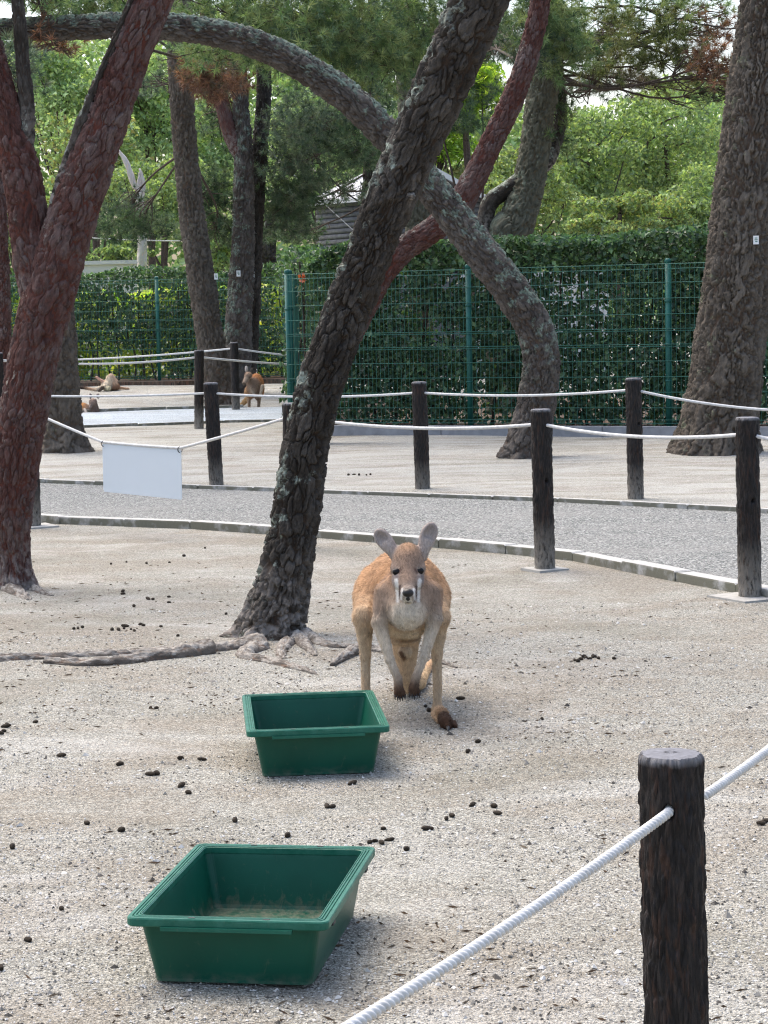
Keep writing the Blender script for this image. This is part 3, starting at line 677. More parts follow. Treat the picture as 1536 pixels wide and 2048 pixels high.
for i, (c, rx, ry, nt, cl) in enumerate([((8, 140, 20), 42, 55, 45, BLUEG), ((70, -12, 21), 60, 34, 50, GREEN), ((5, 200, 21), 40, 30, 30, GREEN), ((110, 90, 21.5), 30, 20, 14, DEAD), ((560, 520, 38), 30, 20, 10, GREEN)][:4]):
    blob(ND, T4, c, rx, ry, .5, nt, cl, 170 + i, anchor=at(60, 60, da - .35), ln=.11)
ND.build(T4)
ND = Needles()
for i, (c, rx, ry, nt, cl) in enumerate([((1090, 40, 26.5), 70, 60, 130, GREEN), ((1060, 110, 26.8), 35, 50, 45, BLUEG), ((1130, 100, 27), 60, 55, 90, GREEN), ((1200, 60, 28), 80, 40, 70, OLIVE), ((1230, 120, 29), 70, 40, 80, OLIVE), ((1320, 70, 29), 80, 35, 70, OLIVE), ((1350, 120, 29), 60, 35, 60, OLIVE), ((1280, 20, 29), 110, 30, 70, GREEN), ((1430, 130, 28), 38, 28, 60, DEAD), ((1490, 140, 28), 30, 25, 30, DEAD), ((1420, 60, 29.5), 60, 25, 36, DEAD), ((1440, 180, 29), 60, 40, 45, GREEN), ((1250, 160, 31), 70, 22, 60, [(.10, .075, .055), (.085, .08, .05), (.12, .10, .07)]), ((1110, 200, 30), 28, 60, 45, DARKG), ((1110, 280, 30), 24, 40, 36, GREEN), ((1180, 175, 31), 50, 20, 36, BLUEG), ((1400, 20, 30), 70, 20, 26, GREEN), ((1360, 180, 30), 60, 16, 22, OLIVE)]):
    blob(ND, T10, c, rx, ry, .7, int(nt * (.72 if c[0] > 1150 else 1)), cl, 190 + i, anchor=at(1108 if c[0] > 1080 else 1095, 110 + (i * 13) % 60, 29.4))
ND.build(T10)
mb = MB()
for pts in ([(1110, 130, 29.3, 16), (1160, 92, 29, 20), (1200, 74, 29, 15), (1260, 66, 29, 12), (1330, 66, 29, 9), (1420, 70, 29, 6)], [(1115, 110, 29.3, 26), (1170, 88, 29, 22), (1230, 82, 29, 16), (1300, 96, 29, 12), (1340, 108, 29, 9)], [(1150, 20, 29, 8), (1250, 10, 29, 9), (1330, 30, 29, 8), (1440, 55, 29, 6), (1500, 50, 29, 4)]):
    C = px_path(pts); P, _ = spline(C, n=30); P2 = P[:, :3] + (np.random.default_rng(5).normal(size=(30, 3)) * .012); mb.tube(P2, P[:, 3] * .6, 7)
mb.build('branch', M['bark_dark'] if False else M['twig'], T10)
ND = Needles()
for i, (c, rx, ry, nt) in enumerate([((985, 95, 38), 38, 32, 70), ((1010, 60, 38), 35, 30, 50), ((960, 190, 39), 40, 22, 30), ((930, 240, 39), 50, 24, 50)]):
    blob(ND, T6, c, rx, ry, .5, nt, DARKG, 220 + i, anchor=at(1050, 130, ds + 4), br=(i < 2), wd=.010)
ND.build(T6)

# ------------------------------------------------------------------ broadleaf trees
def leaves(P, Nn, size, cols, r, asp=.55, jit=.9):
    """two-triangle folded leaves"""
    k = len(P); d = nrm(Nn * (1 - jit * .5) + nrm(r.normal(size=(k, 3))) * jit)
    a = nrm(np.cross(d, r.normal(size=(k, 3)))); b = np.cross(d, a)
    L = size * (.6 + .8 * r.random((k, 1))); Wd = L * asp
    V = np.stack([P - a * L * .5, P + b * Wd * .5 + d * L * .1, P + a * L * .5 - d * L * .05, P - b * Wd * .5 + d * L * .1], 1).reshape(-1, 3)
    i = np.arange(k)[:, None] * 4
    Fc = np.concatenate([i + np.array([[0, 1, 2]]), i + np.array([[0, 2, 3]])])
    c = np.asarray(cols)[r.integers(0, len(cols), k)] * (.55 + .9 * r.random((k, 1)) ** 1.3)
    return V, Fc, np.repeat(c, 4, 0)
PALE = [(0.24, 0.337, 0.145), (0.296, 0.388, 0.174), (0.204, 0.286, 0.145), (0.37, 0.438, 0.193), (0.186, 0.261, 0.154)]
BRIGHT = [(0.265, 0.404, 0.049), (0.342, 0.478, 0.07), (0.186, 0.314, 0.042), (0.404, 0.508, 0.084)]
HAZY = [(0.277, 0.393, 0.205), (0.332, 0.44, 0.237), (0.23, 0.336, 0.174), (0.387, 0.468, 0.237)]  # pale greens for far trees, with distance haze put into the leaf colour
YELLOW = [(0.315, 0.314, 0.113), (0.246, 0.282, 0.101), (0.202, 0.239, 0.101), (0.359, 0.326, 0.151)]
def broad(label, c, rx, ry, cols, n, size, seed, rd=1.6, nsub=34, asp=.55, cat='tree', name='broadleaf_tree', group=None):
    r = np.random.default_rng(seed); C = at(*c); s = c[2] / FPX
    zb = float(gz(C[0], c[2])); T = thing(name, label, cat, (C[0], c[2], zb), group)
    q = nrm(r.normal(size=(nsub, 3))) * r.random((nsub, 1)) ** .4
    sub = C + q * np.array([rx * s * .85, rd * .8, ry * s * .85]); sr = (.22 + .22 * r.random((nsub, 1))) * np.array([[rx * s, rd, ry * s]]).min() * np.array([1.3, 1.2, .8])
    k = r.integers(0, nsub, n); u = nrm(r.normal(size=(n, 3))); u[:, 2] = np.abs(u[:, 2]) * np.where(r.random(n) < .75, 1, -1)
    P = sub[k] + u * sr[k] * (.55 + .5 * r.random((n, 1)))
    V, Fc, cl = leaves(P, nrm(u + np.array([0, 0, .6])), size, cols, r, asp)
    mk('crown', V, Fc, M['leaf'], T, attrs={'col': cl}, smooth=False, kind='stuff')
    mb = MB(); base = np.array([C[0], c[2], zb - .1]); top = C + np.array([0, 0, ry * s * .2])
    P, _ = spline([base, (base + top) / 2 + r.normal(size=3) * .15, top], n=12); mb.tube(P, np.linspace(.13, .04, 12), 8); mb.build('trunk', M['twig'], T)
    mb = MB()
    for j in range(10):
        i = r.integers(4, 12); e = sub[r.integers(0, nsub)]; Q, _ = spline([P[i], (P[i] + e) / 2 + r.normal(size=3) * .1, e], n=6); mb.tube(Q, np.linspace(.035, .01, 6), 5, False)
    mb.build('limb', M['twig'], T)
    return T
broad('vivid yellow-green tree in the gap between the dark and red stems', (925, 175, 40), 95, 95, BRIGHT, 6500, .13, 300, rd=1.1, asp=.42)
broad('vivid green lower tree just above the hut roof ridge', (880, 285, 47), 80, 55, BRIGHT[:1] + BRIGHT[2:3], 3600, .13, 301, rd=.9, asp=.42)
broad('tall pale green tree directly beyond the right hedge, centre of the bank', (1180, 330, 48), 150, 130, PALE, 9500, .11, 302)
broad('pale green tree beyond the hedge, beside the broad grey trunk', (1330, 300, 49), 130, 140, PALE, 9000, .11, 303)
broad('dull green tree whose crown shows right of the broad grey trunk', (1530, 330, 50), 110, 170, HAZY, 6000, .12, 304)
broad('pale bushy tree right behind the mossy trunk', (1040, 390, 46), 110, 95, YELLOW[1:3] + PALE, 7500, .10, 305)
broad('low pale bush over the hedge top, below the bank of trees', (1240, 440, 44), 160, 60, PALE + YELLOW[:1], 8500, .09, 306, rd=1.2, cat='bush', name='leafy_bush')
broad('yellowish bush showing left of the mossy trunk foot', (930, 390, 47), 60, 60, YELLOW, 3600, .10, 307, rd=1.0, cat='bush', name='leafy_bush')
broad('pale green bush beside the foot of the broad grey trunk', (1390, 420, 45), 90, 80, PALE, 5000, .10, 308, rd=1.1, cat='bush', name='leafy_bush')
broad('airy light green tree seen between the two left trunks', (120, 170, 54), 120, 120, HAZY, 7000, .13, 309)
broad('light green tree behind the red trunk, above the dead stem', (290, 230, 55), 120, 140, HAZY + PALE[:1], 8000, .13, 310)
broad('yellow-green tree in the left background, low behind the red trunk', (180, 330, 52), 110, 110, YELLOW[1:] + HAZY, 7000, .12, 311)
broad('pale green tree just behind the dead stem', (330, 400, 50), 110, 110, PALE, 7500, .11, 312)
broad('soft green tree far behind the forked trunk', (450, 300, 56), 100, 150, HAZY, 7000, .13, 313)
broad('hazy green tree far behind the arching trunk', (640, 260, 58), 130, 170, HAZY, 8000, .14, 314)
broad('light yellow-green bush at the far left edge over the hedge', (40, 430, 48), 80, 100, YELLOW + PALE, 5500, .11, 315, rd=1.2, cat='bush', name='leafy_bush')
broad('green bush over the left hedge, at the foot of the dead stem', (225, 505, 46), 105, 28, PALE, 4500, .10, 316, rd=1.0, cat='bush', name='leafy_bush')
broad('green bush over the left hedge, between the tagged trunks', (430, 500, 46), 90, 50, PALE[2:] + HAZY, 4500, .10, 317, rd=1.0, cat='bush', name='leafy_bush')
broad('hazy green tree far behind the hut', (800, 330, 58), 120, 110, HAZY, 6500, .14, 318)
# the wood that closes the view
r = np.random.default_rng(77); n = 64000
Xw = (r.random(n) - .5) * 46; top = 11.8 + 1.6 * (fbm(np.stack([Xw * .25, 0 * Xw, 0 * Xw], 1), 3, 8) - .5) * 2 - 2.6 * sst(1.6, 3.0, Xw)
Zw = top * r.random(n) ** .8; Pw = np.stack([Xw, 74 + 5 * r.random(n) + Zw * .3, Zw], 1)
nz = fbm(Pw * .9, 3, 5); kp = nz + .2 * r.random(n) > .34; Pw = Pw[kp]
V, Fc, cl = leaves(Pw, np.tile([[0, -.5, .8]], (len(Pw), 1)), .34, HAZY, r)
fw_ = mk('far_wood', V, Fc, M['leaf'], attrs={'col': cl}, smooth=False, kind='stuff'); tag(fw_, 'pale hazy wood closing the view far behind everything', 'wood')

# ------------------------------------------------------------------ hut, pale walls, wires
def hut():
    p1 = at(752, 399, 42.0)[:2]; g = np.array([.82, .57]); g /= np.linalg.norm(g); sd = np.array([-g[1], g[0]])
    Wd, Ln, ze, rise = 2.75, 2.45, 3.72, .58
    T = thing('log_hut', 'grey log hut with pale sheet roof above the hedge, behind the dark trunk', 'hut', (*p1, .15))
    P = lambda a, b, z: np.array([*(p1 + g * a + sd * b), z])
    ov = .16
    a0, a1, b0, b1 = ov, Wd - ov, ov, Ln - ov
    mb = MB(); mb.hexa([P(a0, b0, .1), P(a1, b0, .1), P(a1, b1, .1), P(a0, b1, .1), P(a0, b0, 2.25), P(a1, b0, 2.25), P(a1, b1, 2.25), P(a0, b1, 2.25)]); mb.build('wall', M['log'], T, smooth=False)
    mb = MB(); mb.hexa([P(a0 + .07, b0 + .07, 2.2), P(a1 - .07, b0 + .07, 2.2), P(a1 - .07, b1 - .07, 2.2), P(a0 + .07, b1 - .07, 2.2), P(a0 + .07, b0 + .07, ze), P(a1 - .07, b0 + .07, ze), P(a1 - .07, b1 - .07, ze), P(a0 + .07, b1 - .07, ze)]); mb.build('inner_wall', M['log_dark'], T, smooth=False)
    k = 0; z = 2.30
    while z < ze - .03:
        MB().tube([P(a0 + .05, b0 - .1, z), P(a0 + .05, b1 + .1, z)], .056, 8).build('log', M['log'], T)
        MB().tube([P(a0 - .1, b0 + .05, z + .05), P(a1 + .1, b0 + .05, z + .05)], .056, 8).build('log', M['log'] if k < 3 else M['log'], T)
        z += .105; k += 1
    zr = ze + rise; mid = Wd / 2
    mb = MB(); mb.add([P(a0, b0 + .02, ze - .02), P(a1, b0 + .02, ze - .02), P(mid, b0 + .02, zr - .08), P(a0, b0 + .1, ze - .02), P(a1, b0 + .1, ze - .02), P(mid, b0 + .1, zr - .08)], [[0, 1, 4, 3], [1, 2, 5, 4], [2, 0, 3, 5]], [[0, 2, 1], [3, 4, 5]]); mb.build('gable', M['log_dark'], T, smooth=False)
    for sg in (0, 1):
        e = 0 if sg == 0 else Wd
        for i in range(8):
            t0, t1 = i / 8 + .003, (i + 1) / 8 - .003
            lo = [P(e, Ln * t0 , ze), P(e, Ln * t1, ze), P(mid, Ln * t1, zr), P(mid, Ln * t0, zr)]
            MB().hexa([*lo, *[p + np.array([0, 0, .035 + .012 * (i % 2)]) for p in lo]]).build('roof_sheet', M['roof'], T, smooth=False)
        for bb in (-.03, Ln):
            lo = [P(e, bb, ze - .06), P(e, bb + .03, ze - .06), P(mid, bb + .03, zr - .06), P(mid, bb, zr - .06)]
            MB().hexa([*lo, *[p + np.array([0, 0, .11]) for p in lo]]).build('bargeboard', M['fascia'], T, smooth=False)
        ee = e - .035 if sg == 0 else e + .005
        lo = [P(ee, 0, ze - .05), P(ee + .03, 0, ze - .05), P(ee + .03, Ln, ze - .05), P(ee, Ln, ze - .05)]
        MB().hexa([*lo, *[p + np.array([0, 0, .08]) for p in lo]]).build('gutter', M['fascia'], T, smooth=False)
    MB().tube([P(Wd - .05, -.06, ze - .09), P(Wd - .05, -.12, ze - .09)], .06, 12).build('lamp', M['fascia'], T)
hut()
def pale(label, x0, x1, Yd, z1):
    T = thing('pale_wall', label, 'wall', ((x0 + x1) / 2, Yd, .16))
    MB().box(((x0 + x1) / 2, Yd, z1 / 2), ((x1 - x0) / 2, .1, z1 / 2)).build('wall', M['wall_pale'], T, smooth=False)
    MB().box(((x0 + x1) / 2, Yd, z1 + .04), ((x1 - x0) / 2 + .06, .16, .04)).build('coping', M['wall_pale'], T, smooth=False)
pale('pale low wall just topping the left hedge by the dead stem', -6.6, -5.0, 45.5, 2.62)
pale('white wall glimpsed through gaps in the right hedge', 1.6, 4.6, 43.5, 2.15)
def cable(label, A, B, r=.012, sag=.03):
    t = np.linspace(0, 1, 24)[:, None]; P = A + (B - A) * t - np.array([0, 0, sag]) * (4 * t * (1 - t)); b = A
    tag(MB().tube(P, r, 6).build('cable', M['wall_pale'], loc=b), label, 'cable')
cable('thin pale guy wire slanting down left of the hut', at(505, 268, 40), at(715, 468, 40.5), .010)
cable('thin pale line crossing above the left hedge', at(150, 474, 45), at(380, 482, 44.8), .014, .02)

# ------------------------------------------------------------------ wire fences and hedges
def fence(label, pts, ztop, zbot, name='wire_fence', hw=True, vsp=.055):
    pts = [np.array(p, float) for p in pts]
    T = thing(name, label, 'fence', (*pts[0], zbot))
    mb = MB(); mb.tube([(*pts[0], zbot - .2), (*pts[0], ztop)], .034, 14); src = mb.build('fence_post', M['fence'], T)
    capm = None
    for i, p in enumerate(pts):
        off = (p[0] - pts[0][0], p[1] - pts[0][1], 0)
        o = src if i == 0 else put('fence_post', src, T, off)
        ORG[o.name] = ORG[T.name] + (np.array(off))
        a = np.linspace(0, 6.2832, 14, endpoint=False)
        if capm is None:
            cm = MB(); cm.tube([(*pts[0], ztop - .02), (*pts[0], ztop + .012), (*pts[0], ztop + .03), (*pts[0], ztop + .036)], [.037, .037, .026, .008], 14); capm = cm.build('cap', M['fence'], src)
            km = MB()
            for zz in (.28, .5, .76):
                z = zbot + (ztop - zbot) * zz; km.tube([(*pts[0], z - .012), (*pts[0], z + .012)], .041, 12)
            clipm = km.build('clip', M['fence'], src)
        else:
            put('cap', capm, o); put('clip', clipm, o)
    hz_ = [.04, .08] + [.04 + (ztop - zbot - .10) * k / 10 for k in range(1, 10)] + [ztop - zbot - .085, ztop - zbot - .03]
    for a, b in zip(pts[:-1], pts[1:]):
        d = b - a; L = np.linalg.norm(d); t = d / L; nn = np.array([t[1], -t[0]])
        if nn[1] > 0: nn = -nn
        mb = MB(); k = np.arange(.05, L - .03, vsp)
        for x in k:
            p = a + t * x + nn * .036; c0 = (*p, zbot + .03); c1 = (*p, ztop - .02)
            mb.tube([c0, c1], .0027, 4, False)
        panel = mb.build('wire_panel', M['wire'], T, kind='stuff')
        for z in hz_:
            for dz in ((0,) if not .4 < z / (ztop - zbot) < .66 else (-.012, .012)):
                p0, p1 = a + nn * .041, b + nn * .041
                MB().tube([(*p0, zbot + z + dz), (*p1, zbot + z + dz)], .0040, 5, False).build('horizontal_wire', M['wire'], panel)
    return T
fx = lambda x: (x, 26.8 - .45 * (x + 1.14))
FR = [fx(-1.14), fx(1.06), fx(3.31), fx(5.6)]
BEDZ = .16
# raised bed behind a low concrete edge
def bed(name, poly, z, mat):
    n = len(poly); V = [(*p, z) for p in poly] + [(*p, -.1) for p in poly]
    q = [[i, i + n, (i + 1) % n + n, (i + 1) % n] for i in range(n)]
    me = bpy.data.meshes.new(name); me.from_pydata([tuple(map(float, v)) for v in V], [], [list(range(n))] + q); me.materials.append(mat)
    o = bpy.data.objects.new(name, me); sc.collection.objects.link(o); o['kind'] = 'structure'; ORG[o.name] = np.zeros(3); return o
off = np.array([-.41, -.91])
kA, kB = np.array(fx(-.92)) + off * .42, np.array(fx(6.5)) + off * .42
b1 = bed('planting_bed', [kA, kB, np.array(fx(6.5)) - off * 3, (-.4, 41), (-1.0, 41), (-1.0, 27)], BEDZ - .02, M['bed'])
t_ = (kB - kA) / np.linalg.norm(kB - kA); Lk = np.linalg.norm(kB - kA); kk = 0
while kk < Lk:
    a = kA + t_ * kk; b = kA + t_ * min(Lk, kk + 1.99); nn = np.array([t_[1], -t_[0]])
    MB().hexa([(*(a + nn * .08), -.05), (*(b + nn * .08), -.05), (*(b - nn * .04), -.05), (*(a - nn * .04), -.05), (*(a + nn * .08), BEDZ + .03), (*(b + nn * .08), BEDZ + .03), (*(b - nn * .04), BEDZ + .03), (*(a - nn * .04), BEDZ + .03)]).build('edging_stone', M['concrete'], b1, smooth=False)
    kk += 2.0
b2 = bed('planting_strip', [(-14, 40.3), (-1.3, 40.3), (-1.3, 43.5), (-14, 43.5)], .31, M['bed'])
fence('green wire mesh fence in front of the tall right hedge', FR, 2.06, BEDZ)
fence('green wire mesh fence running back from the corner post', [(-1.12, 27.0), (-1.05, 29.4), (-.98, 31.8), (-.92, 34.2)], 2.06, BEDZ)
fence('green wire mesh fence in front of the far left hedge', [(-9.0, 40.8), (-6.6, 40.8), (-4.2, 40.8), (-1.8, 40.8), (.6, 40.8)], 2.24, .32)

HDG = [(0.047, 0.092, 0.05), (0.064, 0.12, 0.059), (0.089, 0.155, 0.073), (0.115, 0.188, 0.095), (0.037, 0.075, 0.047)]
def hedge(label, A, B, thick, z0, z1, n, size, cols, seed, gap=.42, red=None, topdense=.35):
    A = np.array(A, float); B = np.array(B, float); d = B - A; L = np.linalg.norm(d); t = d / L; nn = np.array([-t[1], t[0]])
    if nn[1] < 0: nn = -nn
    r = np.random.default_rng(seed)
    T = thing('hedge', label, 'hedge', (*((A + B) / 2), z0))
    u = r.random(n) * L; zz = z0 + (z1 - z0) * r.random(n) ** .85; v = thick * r.random(n) ** 1.3
    # rounded, uneven top
    nse = .6 * fbm(np.stack([u * 1.3, zz * 1.5, v * .6], 1), 3, seed) + .4 * fbm(np.stack([u * 6, zz * 6, v * 5], 1), 3, seed + 1)
    topz = z1 - .16 + .36 * (fbm(np.stack([u * .9, 0 * u, v], 1), 3, seed + 2) - .35) - .5 * (np.abs(v / thick - .5) ** 3)
    endr = np.minimum(u, L - u); topz = topz - .35 * np.exp(-endr / .18)
    zz = np.where(zz > topz, topz - .06 * r.random(n), zz)
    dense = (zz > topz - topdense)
    kp = dense | (nse + .1 * r.random(n) > gap)
    v = v - .07 * (fbm(np.stack([u * 4, zz * 4, 0 * u], 1), 3, seed + 5) - .4) * 2
    P = np.stack([A[0] + t[0] * u + nn[0] * v, A[1] + t[1] * u + nn[1] * v, zz], 1)[kp]
    Nn = np.tile([[-nn[0], -nn[1], .7]], (len(P), 1))
    V, Fc, cl = leaves(P, Nn, size, cols, r, .62, .8)
    cl = cl * (.75 + .7 * np.repeat(fbm(P * 2.2, 3, seed + 8), 4)[:, None])
    tp = np.repeat(dense[kp], 4); cl[tp] = cl[tp] * np.array([1.25, 1.25, 1.1])   # lighter, slightly yellower leaf colour along the clipped top
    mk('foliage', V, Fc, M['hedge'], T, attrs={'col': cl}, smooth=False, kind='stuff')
    mb = MB()
    for x in np.arange(.15, L, .28):
        p = A + t * (x + r.normal() * .05) + nn * (thick * .5); q = [(*p, z0 - .05)]
        for k in range(4): q.append((p[0] + r.normal() * .06, p[1] + r.normal() * .06, z0 + (z1 - z0 - .3) * (k + 1) / 4))
        mb.tube(spline(q, n=10)[0], np.linspace(.022, .008, 10), 5, False)
    mb.build('stem', M['twig'], T)
    return T
h0, h1 = np.array(fx(-1.0)) - off * .22, np.array(fx(6.4)) - off * .22
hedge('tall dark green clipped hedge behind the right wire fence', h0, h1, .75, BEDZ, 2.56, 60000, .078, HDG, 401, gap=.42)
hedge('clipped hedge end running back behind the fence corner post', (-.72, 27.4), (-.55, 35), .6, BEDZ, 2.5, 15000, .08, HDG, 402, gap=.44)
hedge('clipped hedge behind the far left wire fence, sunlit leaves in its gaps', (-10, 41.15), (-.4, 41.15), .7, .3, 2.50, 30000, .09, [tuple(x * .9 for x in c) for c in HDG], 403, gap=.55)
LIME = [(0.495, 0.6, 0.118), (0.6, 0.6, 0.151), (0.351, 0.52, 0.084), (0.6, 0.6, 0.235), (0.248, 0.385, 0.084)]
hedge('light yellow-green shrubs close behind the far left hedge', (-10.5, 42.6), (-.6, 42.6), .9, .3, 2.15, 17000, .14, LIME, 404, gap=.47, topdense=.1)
# a few red leaves at the hedge's left end
r = np.random.default_rng(9); P = at(606, 560, 26.9) + r.normal(size=(9, 3)) * np.array([.05, .02, .035])
V, Fc, cl = leaves(P, np.tile([[0, -1, .3]], (9, 1)), .075, [(.45, .11, .05), (.38, .08, .04)], r)
o = mk('red_leaf_sprig', V, Fc, M['hedge'], attrs={'col': cl}, smooth=False, loc=P.mean(0)); tag(o, 'small sprig of orange-red leaves by the fence corner post', 'leaves')

# ------------------------------------------------------------------ rope posts
def post(label, bx, by, Yd=None, h=.975, r=.063, base=None, ns=96, st=.009, hole=(), footing=0, group='imitation log rope posts', lean=(0, 0), seed=1, zb=None, hzoff=0):
    p = np.array(base) if base is not None else G(bx, by)
    z0 = p[2] if zb is None else zb
    T = thing('rope_post', label, 'post', (p[0], p[1], z0), group)
    zz = np.arange(-.12, h - .012, st); zz = np.concatenate([zz, [h - .012, h - .006, h - .002, h]])
    n = len(zz); a = np.linspace(0, 2 * math.pi, ns, endpoint=False)
    S = np.repeat(zz, ns); th = np.tile(a, n); bc = np.stack([np.cos(th) * r, np.sin(th) * r, S], 1)
    warp = np.stack([fbm(bc * np.array([30, 30, 8]), 3, seed + k) - .5 for k in range(3)], 1) * np.array([.016, .016, .07])
    f1, f2, cid = voronoi((bc + warp) / np.array([.0095, .0095, .06]), seed)
    ed = sst(.03, .35, f2 - f1)
    hh = r + .0055 * ed * (.3 + .9 * cid) - .004 + .007 * (fbm(bc * np.array([90, 90, 30]), 4, seed + 7) - .5)
    tp = np.clip(1 - (h - S) / .03, 0, 1)
    hh = hh - .005 * np.clip(1 - (h - S) / .012, 0, 1) ** 2
    for hzz, ha, hr in hole:
        dd = np.sqrt((S - hzz) ** 2 + (np.angle(np.exp(1j * (th - ha))) * r) ** 2)
        hh = np.where(dd < hr, r * .45, hh)
    V = np.stack([p[0] + np.cos(th) * hh + lean[0] * S, p[1] + np.sin(th) * hh + lean[1] * S, z0 + S], 1)
    mk('shaft', V, gridquads(n, ns), M['post'], T, attrs={'bark': bc + seed, 'hgt': ed, 'hz': S + hzoff, 'top': tp})
    # end face, slightly domed
    rr = np.linspace(0, 1, 7)[1:]; Vt = [[p[0] + lean[0] * h, p[1] + lean[1] * h, z0 + h + .003]]
    edge = hh.reshape(n, ns)[-1]
    for q in rr:
        for j in range(ns): Vt.append([p[0] + lean[0] * h + math.cos(a[j]) * edge[j] * q, p[1] + lean[1] * h + math.sin(a[j]) * edge[j] * q, z0 + h + .003 * (1 - q * q)])
    tt = np.array([[0, 1 + j, 1 + (j + 1) % ns] for j in range(ns)])
    mk('end_face', np.array(Vt), [gridquads(6, ns) + 1, tt], M['post_top'], T)
    if footing:
        f = footing; q = [(-f, -f), (f, -f), (f, f), (-f, f)]; rot = .5
        q = [(p[0] + x * math.cos(rot) - y * math.sin(rot), p[1] + x * math.sin(rot) + y * math.cos(rot)) for x, y in q]
        MB().hexa([(*k, z0 - .1) for k in q] + [((k[0] - p[0]) * .96 + p[0], (k[1] - p[1]) * .96 + p[1], z0 + .012) for k in q]).build('footing', M['footing'], T, smooth=False)
    return np.array([p[0] + lean[0] * (h - .09), p[1] + lean[1] * (h - .09), z0 + h - .09])
FB = -math.pi / 2
pf = at(1352, 1800, 4.16)
aF = post('large foreground log-textured post at the lower right with rope through it', 0, 0, base=(pf[0], 4.16, 0), h=.716, ns=190, st=.004, r=.0635, hole=((.612, FB - .24, .0135),), lean=(-.012, 0), seed=3, hzoff=.3)
aA = post('rope post with pale footing right of the kangaroo, before the path', 1090, 1140, hole=((.545, FB + .35, .011),), footing=.11, seed=5, lean=(-.012, 0))
aD = post('rope post on a square concrete slab at the right edge', 1500, 1196, hole=((.53, FB + .3, .011),), footing=.17, seed=7, lean=(-.012, 0))
aG = post('rope post mostly hidden behind the dark leaning trunk', 0, 0, base=(*on(583, 806, .975)[:2], 0.0), seed=9)
aH = post('rope post half hidden behind the red trunk at left, on a pale slab', 66, 1054, footing=.16, seed=11)
aB = post('rope post beyond the path, in line with the right part of the wire fence', 1272, 1006, hole=((.62, FB + .5, .011),), seed=13, lean=(-.012, 0))
aC = post('rope post beyond the path, between the dark trunk and the arch foot', 846, 996, seed=15, lean=(-.014, 0))
aE = post('leaning rope post beyond the path, right of the white board', 434, 987, seed=17, lean=(-.03, 0))
aFp = post('rope post at the near side of the far path, left of the leaning trunk', 398, 857, seed=19, ns=48, st=.02, h=1.02, lean=(.03, 0))
aJ = post('rope post at the far side of the distant path, before the standing kangaroo', 472, 824, seed=21, ns=48, st=.02, h=1.05)
aL = post('dark rope post cut by the left picture edge, near the far path', 2, 870, seed=23, ns=48, st=.02, h=1.05)

def rope_mesh(P, r, twist, n=14, lobes=3):
    T_, N_, B_ = frames(P); s = np.concatenate([[0], np.cumsum(np.linalg.norm(np.diff(P, axis=0), axis=1))])
    a = np.linspace(0, 2 * math.pi, n, endpoint=False)
    ph = (2 * math.pi / twist) * s
    rad = r * (.70 + .38 * np.abs(np.cos((a[None] - ph[:, None]) * lobes / 2)))
    V = P[:, None] + (np.cos(a)[None, :, None] * N_[:, None] + np.sin(a)[None, :, None] * B_[:, None]) * rad[..., None]
    return V.reshape(-1, 3), gridquads(len(P), n)
def rope(label, pts, sags, r=.0095, stp=.02, twist=.0, fine=False):
    out = []
    for (A, B, sg) in zip(pts[:-1], pts[1:], sags):
        A, B = np.array(A), np.array(B); n = max(6, int(np.linalg.norm(B - A) / stp)); t = np.linspace(0, 1, n, endpoint=False)[:, None]
        out.append(A + (B - A) * t - np.array([0, 0, 1]) * sg * 4 * t * (1 - t))
    P = np.concatenate(out + [np.array(pts[-1])[None]])
    if fine: V, q = rope_mesh(P, r, twist, 24)
    else: V, q, _, _ = sweep(P, np.full(len(P), r), 10)
    o = mk('rope', V, q, M['rope'], loc=P[0]); tag(o, label, 'rope', 'white barrier ropes')
    return P
hol = np.array([pf[0] - .012 * .612 + math.cos(FB - .24) * .062, 4.16 + math.sin(FB - .24) * .062, .612])
ropeL = at(655, 2054, 3.02); dv = ropeL - hol
ctr = np.array([pf[0] - .007, 4.16, .617])
rR = at(1412, 1590, 4.22); rR2 = at(1536, 1491, 4.62)
endL = hol + dv * 1.9; endL[2] += .03
rope('thick twisted white rope crossing the lower right foreground', [endL, hol + np.array([0, -.002, 0]), ctr, rR, rR2 + (rR2 - rR) * 2.2], [.035, 0, 0, .012], .0095, .0016, .042, True)
sL, sR = at(205, 884, 15.75), at(362, 896, 15.1)
aOff = aD + np.array([1.5, -1.35, .02])
rope('white rope along the near side of the path, carrying the white board', [aH, sL, sR, aG, aA, aD, aOff], [.004, .004, .004, .05, .045, .10], .0105)
aB2 = at(1720, 822, 16.0); aE2 = at(10, 790, 19.9)
rope('white rope along the far side of the near path', [aE2, aE, aC, aB, aB2], [.02, .035, .035, .06], .0105)
rope('white rope along the near side of the far path', [aL, aFp, at(760, 735, 29.5)], [.07, .03], .014)
rope('white rope in the distance along the far side of the far path', [at(-60, 722, 34.5), aJ, at(760, 718, 33.5)], [.06, .05], .014)

